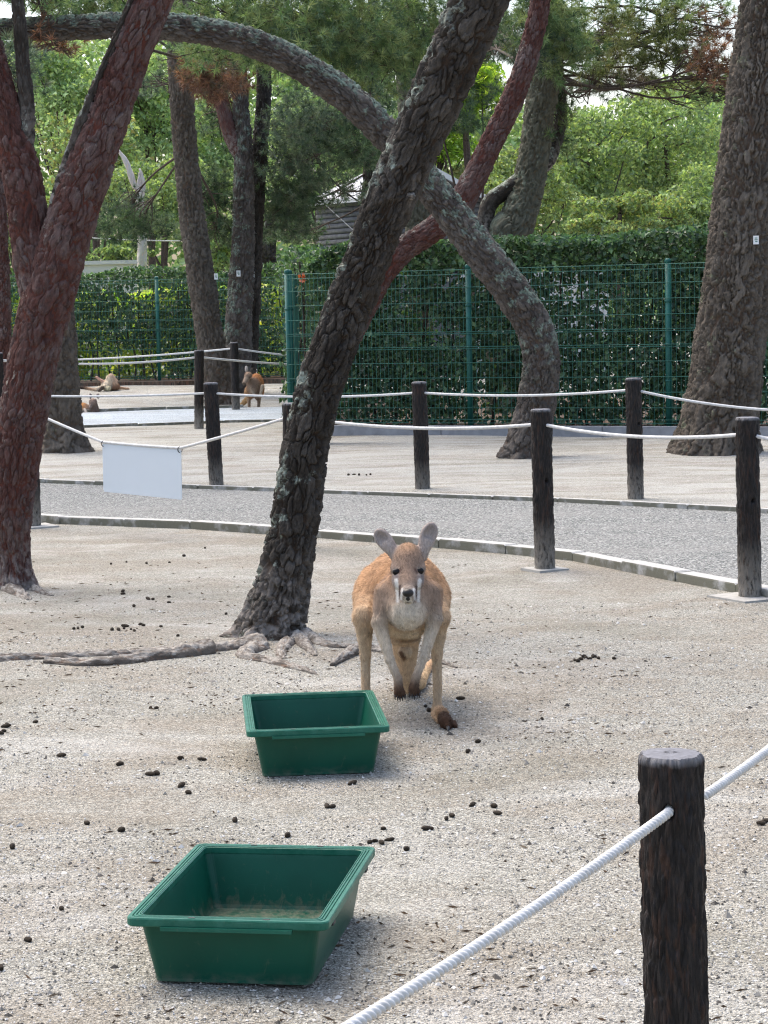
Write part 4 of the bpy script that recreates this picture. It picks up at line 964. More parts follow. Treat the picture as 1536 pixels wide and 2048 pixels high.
# white board on the rope
def board():
    A, B = sL, sR; x = B - A; L = np.linalg.norm(x); x /= L; hgt = .365; zup = np.array([.01, 0, 1.0]); n_ = nrm(np.cross(x, zup))
    pts = []
    for cx, cz, a0, rr in ((L - .012, -hgt + .012, -90, .012), (L - .006, -.018, 0, .006), (.006, -.018, 90, .006), (.02, -hgt + .02, 180, .02)):
        for k in range(6):
            a = math.radians(a0 + k * 18); pts.append((cx + math.cos(a) * rr, cz + math.sin(a) * rr))
    n = len(pts); nu = [A + x * u + zup * v for u, v in pts]
    V = [p - n_ * .002 for p in nu] + [p + n_ * .002 for p in nu]
    me = bpy.data.meshes.new('notice_board'); q = [[i, (i + 1) % n, (i + 1) % n + n, i + n] for i in range(n)]
    me.from_pydata([tuple(v - A) for v in V], [], [list(range(n))[::-1], list(range(n, 2 * n))] + q); me.materials.append(M['board'])
    o = bpy.data.objects.new('notice_board', me); sc.collection.objects.link(o); o.location = A; ORG[o.name] = A
    tag(o, 'blank bluish-white board hanging from the rope by the path', 'board')
    for u in (.012, L - .012):
        c = A + x * u; a = np.linspace(0, 6.2832, 13); P = [c + np.array([0, 0, -.012]) + (n_ * math.cos(k) + np.array([0, 0, 1]) * math.sin(k)) * .02 for k in a]
        MB().tube(P, .0035, 6, False).build('tie', M['tie'], o)
board()
def tree_tag(label, px, py, Yd, wpx, hpx):
    A = at(px, py, Yd); w_, h_ = wpx * Yd / FPX / 2, hpx * Yd / FPX / 2
    T = thing('tree_tag', label, 'tag', A, 'white number tags on tree trunks')
    MB().box(A, (w_, .004, h_)).build('plate', M['label'], T, smooth=False)
    for k, (dx, dz, l) in enumerate(((0, .45, .5), (0, .05, .55), (.1, -.35, .4))):
        MB().box(A + np.array([dx * w_, -.005, dz * h_]), (w_ * l, .0012, h_ * .10)).build('print', M['ink'], T, smooth=False)
tree_tag('white tag on the broad grey trunk at the right edge', 1512, 480, dr - .345, 11, 17)
tree_tag('white tag left of the other two, on the leaning grey-brown trunk', 432, 553, 34.4 - .13, 7, 12)
tree_tag('white tag on the forked grey trunk, middle of the three', 477, 547, 36.6 - .25, 8, 12)
tree_tag('white tag on the dark slim trunk, right of the other two', 505, 549, 36.7, 8, 12)

# ------------------------------------------------------------------ feed tubs
def rrect(hw, hl, r, n=6):
    out = []
    for cx, cy, a0 in ((hw - r, hl - r, 0), (-hw + r, hl - r, 90), (-hw + r, -hl + r, 180), (hw - r, -hl + r, 270)):
        for k in range(n + 1):
            a = math.radians(a0 + 90 * k / n); out.append((cx + r * math.cos(a), cy + r * math.sin(a)))
    return np.array(out)
def lathe_rect(rings):
    R_ = [np.concatenate([rrect(*k[:3]), np.full((28, 1), k[3])], 1) for k in rings]; return np.concatenate(R_), gridquads(len(R_), 28)
def tub(label, c, rz, h=.172):
    T = thing('feed_tub', label, 'tub', (c[0], c[1], float(gz(c[0], c[1])) + .002), 'green plastic feed tubs')
    T.rotation_euler.z = rz; o0 = ORG[T.name]; rim0 = h - .020
    bw, bl, tw, tl = .192, .304, .219, .331
    def loc(V): return V + o0
    def dense(r0, r1, k): return [tuple(np.array(r0) + (np.array(r1) - np.array(r0)) * i / k) for i in range(k + 1)]
    t = .005
    rings = [(bw - .012, bl - .012, .016, .0), (bw, bl, .022, .004)] + dense((bw, bl, .022, .012), (tw, tl, .026, rim0 + .004), 6) + [(tw - t, tl - t, .022, rim0 + .004)] + dense((tw - t, tl - t, .022, rim0), (bw - t, bl - t, .018, .022), 10) + [(bw - t - .004, bl - t - .004, .016, .013), (bw - t - .012, bl - t - .012, .012, .010)] + dense((bw - .03, bl - .03, .01, .0095), (.01, .01, .004, .0095), 10)
    V, q = lathe_rect(rings)
    nr = len(rings); ins = np.repeat(np.array([0.0] * 8 + [0.0] + [max(0, 1 - (k[3] - .01) / .07) * .8 + .05 for k in rings[9:]]), 28)
    capb = np.array([list(range(28))[::-1]]); Vb = V
    me_q = [q, np.array([[0, i + 1, i] for i in range(1, 27)])]
    mk('body', loc(V), me_q, M['tray'], T, attrs={'dirt': ins}, smooth=False)
    ow, ol = .244, .356
    rr = [(tw + .003, tl + .003, .02, rim0), (ow - .002, ol - .002, .021, rim0 - .001), (ow, ol, .022, rim0 + .002), (ow, ol, .022, h - .003), (ow - .002, ol - .002, .021, h)]
    for k in range(3):
        x = .010 + k * .0075
        rr += [(ow - x, ol - x, .02, h), (ow - x - .0012, ol - x - .0012, .02, h - .003), (ow - x - .0028, ol - x - .0028, .02, h - .003), (ow - x - .004, ol - x - .004, .02, h)]
    rr += [(tw - .002, tl - .002, .022, h), (tw - .006, tl - .006, .02, h - .003), (tw - .006, tl - .006, .02, rim0 + .003)]
    V, q = lathe_rect(rr); dirt = np.repeat([.1] * len(rr), 28)
    rim = mk('rim', loc(V), q, M['tray_rim'], T, attrs={'dirt': dirt}, smooth=False)
    for sg in (-1, 1):
        y = sg * (ol + .003)
        MB().box(loc(np.array([0, y - sg * .004, rim0 - .004])), (.158, .007, .0045)).build('grip_ledge', M['tray_rim'], rim, smooth=False, attrs=None)
        for x in (-.085, .095):
            MB().box(loc(np.array([x, sg * (ol - .012), h + .0003])), (.008, .003, .001)).build('slot', M['tie'], rim, smooth=False)
        for yy in (-.24, .24):
            MB().box(loc(np.array([sg * (ow - .016), yy, rim0 - .008])), (.010, .014, .009)).build('clip', M['tie'], rim, smooth=False)
    return T
tub('front green plastic tub, nearest, with dirty inside', (-.336, 5.285), math.radians(-9))
tub('back green plastic tub at the feet of the big kangaroo', (-.268, 7.545), math.radians(4.9))

# ------------------------------------------------------------------ kangaroos: blended implicit bodies
def sd_cone(P, a, b, r1, r2):
    ba = b - a; l2 = ba @ ba; t = np.clip(((P - a) @ ba) / max(l2, 1e-9), 0, 1)
    return np.linalg.norm(P - a - t[..., None] * ba, axis=-1) - (r1 + (r2 - r1) * t)
def sd_ell(P, c, r, Rm=None):
    q = P - c
    if Rm is not None: q = q @ Rm
    k0 = np.linalg.norm(q / r, axis=-1); k1 = np.linalg.norm(q / (r * r), axis=-1)
    return k0 * (k0 - 1) / np.maximum(k1, 1e-6)
class Body:
    def __init__(s): s.p = []
    def cone(s, a, b, r1, r2, col, k=.02): s.p.append(('c', np.array(a), np.array(b), r1, r2, np.array(col), k)); return s
    def ell(s, c, r, col, k=.02, R=None): s.p.append(('e', np.array(c), np.array(r, float), R, None, np.array(col), k)); return s
    def cut(s, c, r, R=None): s.p.append(('x', np.array(c), np.array(r, float), R, None, None, .004)); return s
    def ev(s, p, P): return sd_cone(P, *p[1:5]) if p[0] == 'c' else sd_ell(P, p[1], p[2], p[3])
    def mesh(s, h):
        lo = np.min([np.minimum(p[1], p[2]) - max(p[3], p[4]) if p[0] == 'c' else p[1] - p[2].max() for p in s.p], 0) - 4 * h
        hi = np.max([np.maximum(p[1], p[2]) + max(p[3], p[4]) if p[0] == 'c' else p[1] + p[2].max() for p in s.p], 0) + 4 * h
        n = np.ceil((hi - lo) / h).astype(int) + 1
        D = np.full(n, 1.0)
        ax = [lo[i] + h * np.arange(n[i]) for i in range(3)]
        for p in s.p:
            mg = .09
            a = (np.minimum(p[1], p[2]) - max(p[3], p[4]) if p[0] == 'c' else p[1] - p[2].max()) - mg
            b = (np.maximum(p[1], p[2]) + max(p[3], p[4]) if p[0] == 'c' else p[1] + p[2].max()) + mg
            i0 = np.maximum(0, np.floor((a - lo) / h).astype(int)); i1 = np.minimum(n, np.ceil((b - lo) / h).astype(int) + 1)
            sl_ = tuple(slice(i0[i], i1[i]) for i in range(3))
            P = np.stack(np.meshgrid(*[ax[i][sl_[i]] for i in range(3)], indexing='ij'), -1)
            d = s.ev(p, P); k = p[6]; cur = D[sl_]
            if p[0] == 'x': D[sl_] = np.maximum(cur, -d)
            else:
                hh = np.clip(.5 + .5 * (cur - d) / k, 0, 1); D[sl_] = cur * (1 - hh) + d * hh - k * hh * (1 - hh)
        # naive surface nets
        ins = D < 0; c = [ins[i:n[0] - 1 + i, j:n[1] - 1 + j, k:n[2] - 1 + k] for i in (0, 1) for j in (0, 1) for k in (0, 1)]
        cnt = sum(x.astype(int) for x in c); act = (cnt > 0) & (cnt < 8)
        idx = np.full(act.shape, -1); cells = np.argwhere(act); idx[act] = np.arange(len(cells))
        acc = np.zeros((len(cells), 3)); num = np.zeros(len(cells))
        cor = [(i, j, k) for i in (0, 1) for j in (0, 1) for k in (0, 1)]
        val = {q: D[cells[:, 0] + q[0], cells[:, 1] + q[1], cells[:, 2] + q[2]] for q in cor}
        for q in cor:
            for e in range(3):
                if q[e] == 0:
                    q2 = tuple(1 if i == e else q[i] for i in range(3)); a, b = val[q], val[q2]
                    m_ = (a < 0) != (b < 0); t = np.where(m_, a / np.where(m_, a - b, 1), 0)
                    pt = np.array(q, float) + np.eye(3)[e] * t[:, None]; acc += np.where(m_[:, None], pt, 0); num += m_
        V = lo + h * (cells + acc / num[:, None])
        quads = []
        for e in range(3):
            u, v = [(1, 2), (2, 0), (0, 1)][e]
            A = ins[tuple(slice(0, n[i] - 1) if i == e else slice(0, n[i]) for i in range(3))]; Bq = ins[tuple(slice(1, n[i]) if i == e else slice(0, n[i]) for i in range(3))]
            g = np.argwhere(A != Bq); ok = np.all([(g[:, i] > 0) & (g[:, i] < n[i] - 1) for i in (u, v)], 0); g = g[ok]
            def cl_(du, dv):
                k = g.copy(); k[:, u] -= du; k[:, v] -= dv; return idx[k[:, 0], k[:, 1], k[:, 2]]
            qd = np.stack([cl_(1, 1), cl_(0, 1), cl_(0, 0), cl_(1, 0)], 1)
            fl = ~A[g[:, 0], g[:, 1], g[:, 2]]; qd[fl] = qd[fl][:, ::-1]; quads.append(qd)
        Q = np.concatenate(quads); Q = Q[(Q >= 0).all(1)]
        wsum = np.zeros(len(V)); C = np.zeros((len(V), 3))
        for p in s.p:
            if p[0] == 'x': continue
            wgt = np.exp(-np.clip(s.ev(p, V), -.02, 1) / .011); wsum += wgt; C += wgt[:, None] * p[5]
        return V, Q, C / wsum[:, None]
def vnormals(V, Q):
    n = np.cross(V[Q[:, 2]] - V[Q[:, 0]], V[Q[:, 3]] - V[Q[:, 1]]); N = np.zeros_like(V)
    for k in range(4): np.add.at(N, Q[:, k], n)
    return nrm(N)
def fur(V, Q, C, n, lenf, comb, seed, wd=.0016, lift=.4):
    r = np.random.default_rng(seed); N = vnormals(V, Q)
    ar = np.linalg.norm(np.cross(V[Q[:, 2]] - V[Q[:, 0]], V[Q[:, 3]] - V[Q[:, 1]]), axis=1); f = r.choice(len(Q), n, p=ar / ar.sum())
    wq = r.dirichlet(np.ones(4), n)[..., None]
    P = (V[Q[f]] * wq).sum(1); Nn = nrm((N[Q[f]] * wq).sum(1)); Cc = (C[Q[f]] * wq).sum(1)
    cm = comb(P); cm = cm - Nn * (cm * Nn).sum(1, keepdims=True)
    d = nrm(nrm(cm) + Nn * lift + r.normal(size=(n, 3)) * .22); L = lenf(P)[:, None] * (.6 + .8 * r.random((n, 1)))
    sd = nrm(np.cross(d, Nn + r.normal(size=(n, 3)) * .3)) * wd * .5
    clump = fbm(P * np.array([75, 40, 26]), 3, seed)[:, None]
    W_ = np.stack([P - sd - Nn * .001, P + sd - Nn * .001, P + d * L], 1).reshape(-1, 3)
    col = Cc * (.76 + .30 * r.random((n, 1)) + 1.5 * (clump - .5))
    return W_, np.repeat(np.clip(col, 0, 1), 3, 0)

RUST = (.43, .262, .152); TAN = (.45, .30, .18); GREYB = (.255, .185, .14); CREAM = (.58, .50, .40); PALEG = (.54, .455, .355)
FACE = (.20, .145, .112); EAR = (.34, .295, .27); BROWN = (.055, .028, .016); LEG = (.50, .39, .27); BELLY = (.54, .41, .27); WHITE = (.80, .77, .73)
D0 = float(G(893, 1458)[1])
def K(px, py, dy): return at(px, py, D0 + dy)
def m_(p, dy=0): return p * (D0 + dy) / FPX
def big_kangaroo():
    B = Body()
    # trunk, haunches
    B.ell(K(803, 1185, .60), (m_(77, .6), .27, m_(84, .6)), RUST, .03)
    B.ell(K(806, 1165, .40), (m_(70, .4), .22, m_(66, .4)), RUST, .05)
    B.ell(K(808, 1226, .36), (m_(56, .4), .20, m_(52, .4)), (.56, .45, .31), .04)
    B.ell(K(814, 1203, .16), (m_(54, .1), .15, m_(52, .1)), (.33, .24, .18), .05)
    B.ell(K(815, 1222, .10), (m_(36, .1), .10, m_(36, .1)), CREAM, .03)
    B.ell(K(813, 1262, .27), (m_(33, .3), .10, m_(11, .3)), (.60, .49, .34), .007); B.ell(K(811, 1279, .38), (m_(31, .3), .12, m_(9, .3)), (.50, .38, .25), .007)
    for sx, hx, kx, ax, tx in ((-1, 746, 732, 732, 728), (1, 860, 873, 875, 893)):
        B.ell(K(hx, 1195, .50), (m_(36, .5), .20, m_(60, .5)), (.47, .28, .155), .04)
        kn = K(kx + sx * 4, 1235, .22); B.cone(K(hx + sx * 4, 1190, .45), kn, m_(34), m_(21), (.47, .33, .21), .04)
        hk = K(ax, 1418, .27); mid = K(kx + sx * 1, 1310, .25)
        B.cone(kn, mid, m_(22), m_(10.5), LEG, .03); B.cone(mid, hk, m_(10), m_(9), LEG, .015)
        gnd = G(ax, 1437); heel = np.array([hk[0], D0 + .29, gnd[2] + .022])
        B.cone(hk, heel, m_(10), .020, LEG, .012)
        toe = np.array([at(tx, 1452, D0 + .02)[0], D0 + .02, gz(0, D0) + .026]); midf = heel * .45 + toe * .55; midf[2] += .012
        B.cone(heel, midf, .021, .021, (.50, .33, .19), .012); B.cone(midf, toe, .021, .026, BROWN, .012)
        B.cone(toe, toe + np.array([sx * .004, -.035, -.008]), .021, .012, BROWN, .008)
        so_ = toe + np.array([sx * .028, .03, -.006]); B.cone(so_, so_ + np.array([sx * .006, -.04, -.006]), .011, .008, BROWN, .006)
        B.cone(heel + np.array([-sx * .018, -.06, -.004]), toe + np.array([-sx * .028, .09, -.012]), .010, .008, (.45, .32, .2), .006)
    # tail: down between the legs, then back along the ground
    B.cone(K(811, 1255, .62), K(811, 1300, .64), m_(36, .6), m_(24, .6), (.44, .32, .20), .025)
    B.cone(K(811, 1300, .64), K(813, 1350, .66), m_(24, .6), m_(19, .6), (.50, .37, .24), .015)
    gz0 = float(gz(.1, D0 + .7)); tA = K(815, 1370, .68)
    tB = np.array([K(836, 1374, .80)[0], D0 + .82, gz0 + .035]); tC = np.array([K(849, 1355, 1.15)[0], D0 + 1.15, gz0 + .024])
    tE = np.array([tC[0] + .05, D0 + 1.5, gz0 + .014])
    B.cone(K(813, 1350, .66), tA, m_(19), m_(17), (.50, .37, .24), .015); B.cone(tA, tB, m_(17), .032, (.52, .37, .22), .015); B.cone(tB, tC, .032, .022, (.58, .42, .25), .012); B.cone(tC, tE, .022, .010, TAN, .012)
    B.ell(K(810, 1305, .57), (m_(15), .03, m_(13)), (.50, .40, .28), .02)
    # neck and head
    B.cone(K(815, 1150, .08), K(814, 1192, .20), m_(34), m_(50), (.32, .20, .13), .05)
    B.ell(K(816, 1116, .045), (m_(29), .075, m_(31)), (.27, .18, .125), .02); B.ell(K(816, 1138, .02), (m_(33), .06, m_(22)), FACE, .025)
    B.cone(K(816, 1135, .01), K(816, 1184, -.105), m_(29), m_(16), FACE, .03)
    B.cone(K(816, 1160, .03), K(816, 1198, -.075), m_(24), m_(11), (.33, .27, .22), .02)
    B.ell(K(816, 1187, -.118), (m_(15.5), .026, m_(14)), (.40, .34, .29), .012)
    B.ell(K(816, 1199, -.100), (m_(12), .022, m_(9)), (.50, .46, .41), .010)
    for sx in (-1, 1):
        B.ell(K(816 + sx * 26, 1138, -.01), (m_(9), .022, m_(9)), (.30, .22, .175), .012)
        B.ell(K(816 + sx * 22, 1162, -.03), (m_(10), .045, m_(17)), (.27, .205, .17), .015)
    # ears: hollow spoons
    def ear(bx, by, tx, ty, wpx, col):
        b_ = K(bx, by, .06); t_ = K(tx, ty, .075); ax = t_ - b_; L = np.linalg.norm(ax); z_ = ax / L
        y_ = np.array([.25 * np.sign(bx - 816), -1, .1]); y_ = y_ - z_ * (y_ @ z_); y_ /= np.linalg.norm(y_); x_ = np.cross(y_, z_); Rm = np.stack([x_, y_, z_], 1)
        c = b_ + ax * .58
        B.ell(c, (m_(wpx) / 2, .019, L * .48), col, .006, Rm); B.ell(c + z_ * L * .14, (m_(wpx) / 2 * .93, .018, L * .30), col, .006, Rm)
        B.cut(c + y_ * .020 + z_ * .004, (m_(wpx) / 2 * .80, .021, L * .44), Rm)
        B.cone(b_ - z_ * .005, b_ + ax * .38, m_(13), m_(11), (.40, .35, .32), .015)
    ear(790, 1108, 754, 1062, 33, EAR); ear(844, 1108, 865, 1048, 35, EAR)
    # arms
    for S, E_, W1, W, H in (((776, 1190, .13), (759, 1246, .09), (779, 1318, .045), (796, 1358, .02), (798, 1380, .01)), ((857, 1190, .13), (869, 1240, .09), (848, 1312, .045), (833, 1352, .02), (827, 1376, .01))):
        B.cone(K(*S), K(*E_), m_(30), m_(14.5), GREYB, .025)
        B.cone(K(*E_), K(*W1), m_(15), m_(9.5), PALEG, .012); B.cone(K(*W1), K(*W), m_(9.5), m_(8), (.48, .40, .31), .008)
        B.cone(K(*W), K(*H), m_(8), m_(10), (.14, .085, .055), .008)
        for j, o_ in enumerate((-8, -3.5, 1, 5.5, 10)):
            B.cone(K(H[0] + o_ * .75, H[1] + 2, H[2] - .004), K(H[0] + o_ * 1.1 + 1, H[1] + 15 - abs(j - 2) * 1.8, H[2] - .012), m_(4.2), m_(3.0), BROWN, .003)
    V, Q, C = B.mesh(.0052)
    N = vnormals(V, Q); px, py = proj(V); dy = V[:, 1] - D0
    def paint(mask, col, C=C):
        m__ = np.clip(mask, 0, 1)[:, None]; C[:] = C * (1 - m__) + np.array(col) * m__
    def seg(ax, ay, bx, by, wd, soft=2.0):
        t = np.clip(((px - ax) * (bx - ax) + (py - ay) * (by - ay)) / ((bx - ax) ** 2 + (by - ay) ** 2), 0, 1)
        d = np.hypot(px - ax - t * (bx - ax), py - ay - t * (by - ay)); return sst(wd + soft, wd - soft, d) if False else 1 - sst(wd - soft, wd + soft, d)
    head = (dy < .10) & (py < 1215)
    paint(seg(816, 1082, 816, 1094, 13, 9) * head * .7, (.36, .215, .125)); paint(seg(816, 1112, 816, 1150, 14, 10) * head * .6, (.27, .185, .135))
    for s_ in (-1, 1):
        x0 = 816 + s_ * 24.5
        paint(seg(x0, 1152, x0 + s_ * 1, 1160, 6, 3) * head, (.20, .17, .16))
        paint(seg(x0 - s_ * 1, 1160, x0 - s_ * 3.5, 1180, 3.6, 1.8) * head, (.70, .67, .63)); paint(seg(x0 - s_ * 3.5, 1180, x0 - s_ * 4, 1202, 3.1, 1.7) * head, (.72, .69, .65))
        paint(seg(x0 - s_ * 8.5, 1172, x0 - s_ * 9, 1196, 2.6, 1.4) * head, (.06, .04, .035))
        paint(seg(816 + s_ * 11, 1178, 816 + s_ * 14, 1198, 2.2, 1.4) * head, (.74, .70, .65))
        paint(seg(x0 - s_ * 2, 1142, x0 - s_ * 1, 1142, 8, 3) * head * .55, (.42, .34, .28))
        paint(seg(816 + s_ * 15, 1139, 816 + s_ * 18, 1145, 3.0, 2) * head * .8, (.09, .05, .04))
    paint(seg(816, 1202, 816, 1206, 9, 3) * head, (.60, .56, .50))
    paint(seg(812, 1206, 820, 1206, 2.2, 1.2) * head, (.05, .035, .03))
    paint(seg(816, 1228, 816, 1236, 30, 12) * (dy < .16) * (py > 1205) * (N[:, 1] < -.1), (.60, .53, .44))
    paint(seg(802, 1306, 808, 1316, 5, 3) * (dy > .4), (.10, .06, .04))
    paint(sst(.2, .9, fbm(V * 16, 3, 4)) * .30 * (dy > .1), (.52, .29, .14))
    tors = sst(.05, .25, dy) * sst(1290, 1250, py) if False else sst(.05, .25, dy) * (1 - sst(1250, 1290, py))
    V += N * ((fbm(V * np.array([55, 30, 20]), 3, 91) - .5) * .014 * tors)[:, None]
    shl = (1 - sst(.1, .2, dy)) * sst(1200, 1215, py) * (1 - sst(1250, 1265, py))
    V += N * ((fbm(V * np.array([60, 40, 34]), 3, 93) - .5) * .012 * shl)[:, None]
    T = thing('kangaroo', 'large rust-brown kangaroo facing the camera, stooping behind the back tub', 'kangaroo', (K(810, 1440, .3)[0], D0 + .3, float(gz(.1, D0 + .3))))
    body = mk('body', V, Q, M['fur'], T, attrs={'col': C})
    def ln(P):
        x, y = proj(P); d = P[:, 1] - D0; L = np.where(d > .12, .014, .009); L = np.where((y > 1275), .010, L); L = np.where((d < .1) & (y < 1212), .0075, L); return L
    def comb(P):
        d = np.zeros_like(P); d[:, 2] = -1; d[:, 1] = .35; d[:, 0] = np.sign(P[:, 0] - K(812, 1200, .3)[0]) * .2
        x, y = proj(P); hd = (y < 1150) & (P[:, 1] - D0 < .12); d[hd] = np.array([0, .5, .8]); return d
    W_, cw = fur(V, Q, C, 95000, ln, comb, 5, .0019, .30)
    mk('fur_coat', W_, np.arange(len(W_)).reshape(-1, 3), M['pebble'], T, attrs={'col': cw}, smooth=False, kind='stuff')
    # eyes, nose, claws
    def ball(name, c, r, mat, par, nn=14):
        a = np.linspace(0, math.pi, nn); Vb = []
        P = [c + np.array([0, 0, math.cos(t)]) * r[2] for t in a]
        b = np.linspace(0, 2 * math.pi, 16, endpoint=False)
        Vv = np.array([[c[0] + r[0] * math.sin(max(t, .001)) * math.cos(k), c[1] + r[1] * math.sin(max(t, .001)) * math.sin(k), c[2] + r[2] * math.cos(t)] for t in a for k in b])
        return mk(name, Vv, gridquads(nn, 16)[:, ::-1], mat, par)
    def front(px_, py_):
        m2 = (np.hypot(px - px_, py - py_) < 3) & (dy < .1); return V[m2][:, 1].min() if m2.any() else D0
    for x, y in ((793, 1144), (840, 1142)):
        yv = front(x, y); ball('eye', at(x, y, yv + .0045), (.0155, .0105, .0135), M['eye'], T)
    yn = front(816, 1187); nose = ball('nose', at(816, 1186, yn + .010), (.0215, .017, .0165), M['claw'], T)
    ball('nose_tip', at(816, 1195, yn + .013), (.010, .012, .013), M['claw'], nose)
    for H in ((798, 1380), (827, 1376)):
        for j, o_ in enumerate((-8, -3.5, 1, 5.5, 10)):
            A = K(H[0] + o_ * 1.1 + 1, H[1] + 14 - abs(j - 2) * 1.8, -.003); A2 = A + np.array([0, -.006, -.018])
            MB().tube(spline([A, (A + A2) / 2 + np.array([0, -.003, 0]), A2], n=5)[0], np.linspace(.0045, .001, 5), 6).build('claw', M['claw'], T)
    for sx, tx in ((-1, 728), (1, 893)):
        A = np.array([at(tx, 1452, D0 + .02)[0] + sx * .004, D0 - .024, float(gz(0, D0)) + .018]); A2 = A + np.array([0, -.03, -.014])
        MB().tube(spline([A, (A + A2) / 2 + np.array([0, 0, .004]), A2], n=5)[0], np.linspace(.008, .002, 5), 6).build('claw', M['claw'], T)
big_kangaroo()

def small_kangaroo(label, Yd, build, h=.012, n=9000, base=None):
    B = Body(); Kk = lambda x, y, dy=0: at(x, y, Yd + dy); s = Yd / FPX
    build(B, Kk, s); V, Q, C = B.mesh(h); zmin = V[:, 2].min(); c = V.mean(0); zg = float(gz(c[0], c[1]))
    C = C * (.8 + .4 * fbm(V * 14, 3, 3)[:, None])
    T = thing('kangaroo', label, 'kangaroo', (c[0], c[1], zg))
    V[:, 2] += (zg - .012) - zmin if abs(zg - zmin) < .12 else 0
    mk('body', V, Q, M['fur'], T, attrs={'col': C})
    W_, cw = fur(V, Q, C, n, lambda P: np.full(len(P), .022), lambda P: np.tile([[.1, .3, -1.0]], (len(P), 1)), 6, .005, .35)
    mk('fur_coat', W_, np.arange(len(W_)).reshape(-1, 3), M['pebble'], T, attrs={'col': cw}, smooth=False, kind='stuff')
    return T
def k2(B, K_, s):
    R2 = (.50, .23, .10); G2 = (.27, .19, .14); C2 = (.55, .45, .35)
    B.ell(K_(513, 778, .22), (15 * s, .22, 23 * s), R2, .04); B.ell(K_(508, 783, .05), (13 * s, .14, 19 * s), G2, .05)
    B.ell(K_(516, 790, .2), (12 * s, .15, 15 * s), R2, .04); B.ell(K_(500, 792, .15), (11 * s, .14, 14 * s), (.42, .25, .13), .04)
    B.cone(K_(501, 772, -.02), K_(507, 780, .05), 8 * s, 12 * s, G2, .04)
    B.ell(K_(497, 759, -.10), (7.5 * s, .07, 7 * s), (.33, .23, .165), .012); B.cone(K_(495, 763, -.12), K_(488, 775, -.22), 6 * s, 3.2 * s, (.40, .31, .24), .012); B.ell(K_(487.5, 775, -.24), (2.6 * s, .02, 2.4 * s), (.03, .025, .02), .004); B.ell(K_(499, 762, -.16), (1.6 * s, .012, 1.6 * s), (.02, .015, .012), .003)
    B.ell(K_(493, 746, -.02), (3.2 * s, .02, 7 * s), (.55, .50, .46), .01); B.ell(K_(504, 749, .02), (2.8 * s, .02, 6 * s), (.10, .085, .07), .01)
    B.cone(K_(503, 783, -.05), K_(509, 800, -.08), 3.6 * s, 2.4 * s, C2, .01); B.cone(K_(509, 800, -.08), K_(513, 806, -.1), 2.3 * s, 2 * s, (.2, .13, .09), .01)
    B.cone(K_(525, 780, -.03), K_(520, 800, -.07), 3.4 * s, 2.4 * s, C2, .01); B.cone(K_(520, 800, -.07), K_(515, 806, -.1), 2.3 * s, 2 * s, (.2, .13, .09), .01)
    B.cone(K_(497, 798, .1), K_(499, 824, .12), 4.5 * s, 2.4 * s, (.44, .33, .24), .02); B.cone(K_(499, 824, .12), K_(497, 826, -.12), 2.4 * s, 2.2 * s, (.3, .2, .14), .01)
    B.cone(K_(519, 798, .15), K_(517, 824, .12), 4.5 * s, 2.4 * s, (.38, .28, .2), .02); B.cone(K_(517, 824, .12), K_(518, 826, -.12), 2.4 * s, 2.2 * s, (.3, .2, .14), .01)
    B.cone(K_(500, 800, .4), K_(489, 812, .5), 6.5 * s, 4.5 * s, (.46, .30, .15), .03); B.cone(K_(489, 812, .5), K_(477, 822, .62), 4.5 * s, 2.5 * s, (.46, .30, .15), .02)
small_kangaroo('rust-brown kangaroo standing in the distance beside the tagged trunks', 33.4, k2)
def k3(B, K_, s):
    C3 = (.72, .62, .48); T3_ = (.50, .33, .22)
    B.ell(K_(214, 775, .1), (11 * s, .14, 11 * s), C3, .03); B.ell(K_(221, 763, .15), (9 * s, .13, 10 * s), C3, .04)
    B.ell(K_(228, 777, .2), (11 * s, .16, 9 * s), (.28, .16, .10), .03); B.cone(K_(222, 757, .1), K_(229, 768, .1), 6 * s, 7 * s, (.62, .45, .33), .02)
    B.cone(K_(208, 768, .05), K_(193, 758, .05), 3.2 * s, 2 * s, (.60, .38, .30), .01)
    B.cone(K_(208, 777, -.05), K_(190, 783, -.05), 4.2 * s, 3 * s, C3, .015); B.cone(K_(190, 783, -.05), K_(172, 780, -.05), 2.8 * s, 2.4 * s, T3_, .01); B.cone(K_(172, 780, -.05), K_(158, 779, -.06), 2.6 * s, 2.2 * s, (.05, .035, .03), .01)
    B.cone(K_(205, 779, -.1), K_(198, 786, -.12), 3.4 * s, 2.4 * s, (.10, .075, .06), .01)
    B.cone(K_(234, 779, .2), K_(258, 781, .35), 3.2 * s, 1.6 * s, T3_, .015); B.ell(K_(216, 781, -.04), (6 * s, .06, 5 * s), (.66, .60, .42), .02)
    B.ell(K_(229, 778, .42), (6 * s, .10, 6 * s), (.26, .18, .13), .02); B.cone(K_(229, 778, .42), K_(233, 782, .58), 5 * s, 3 * s, (.24, .17, .13), .02)
small_kangaroo('pale-bellied kangaroo sprawled on its back near the far left fence', 38.2, k3, .013)
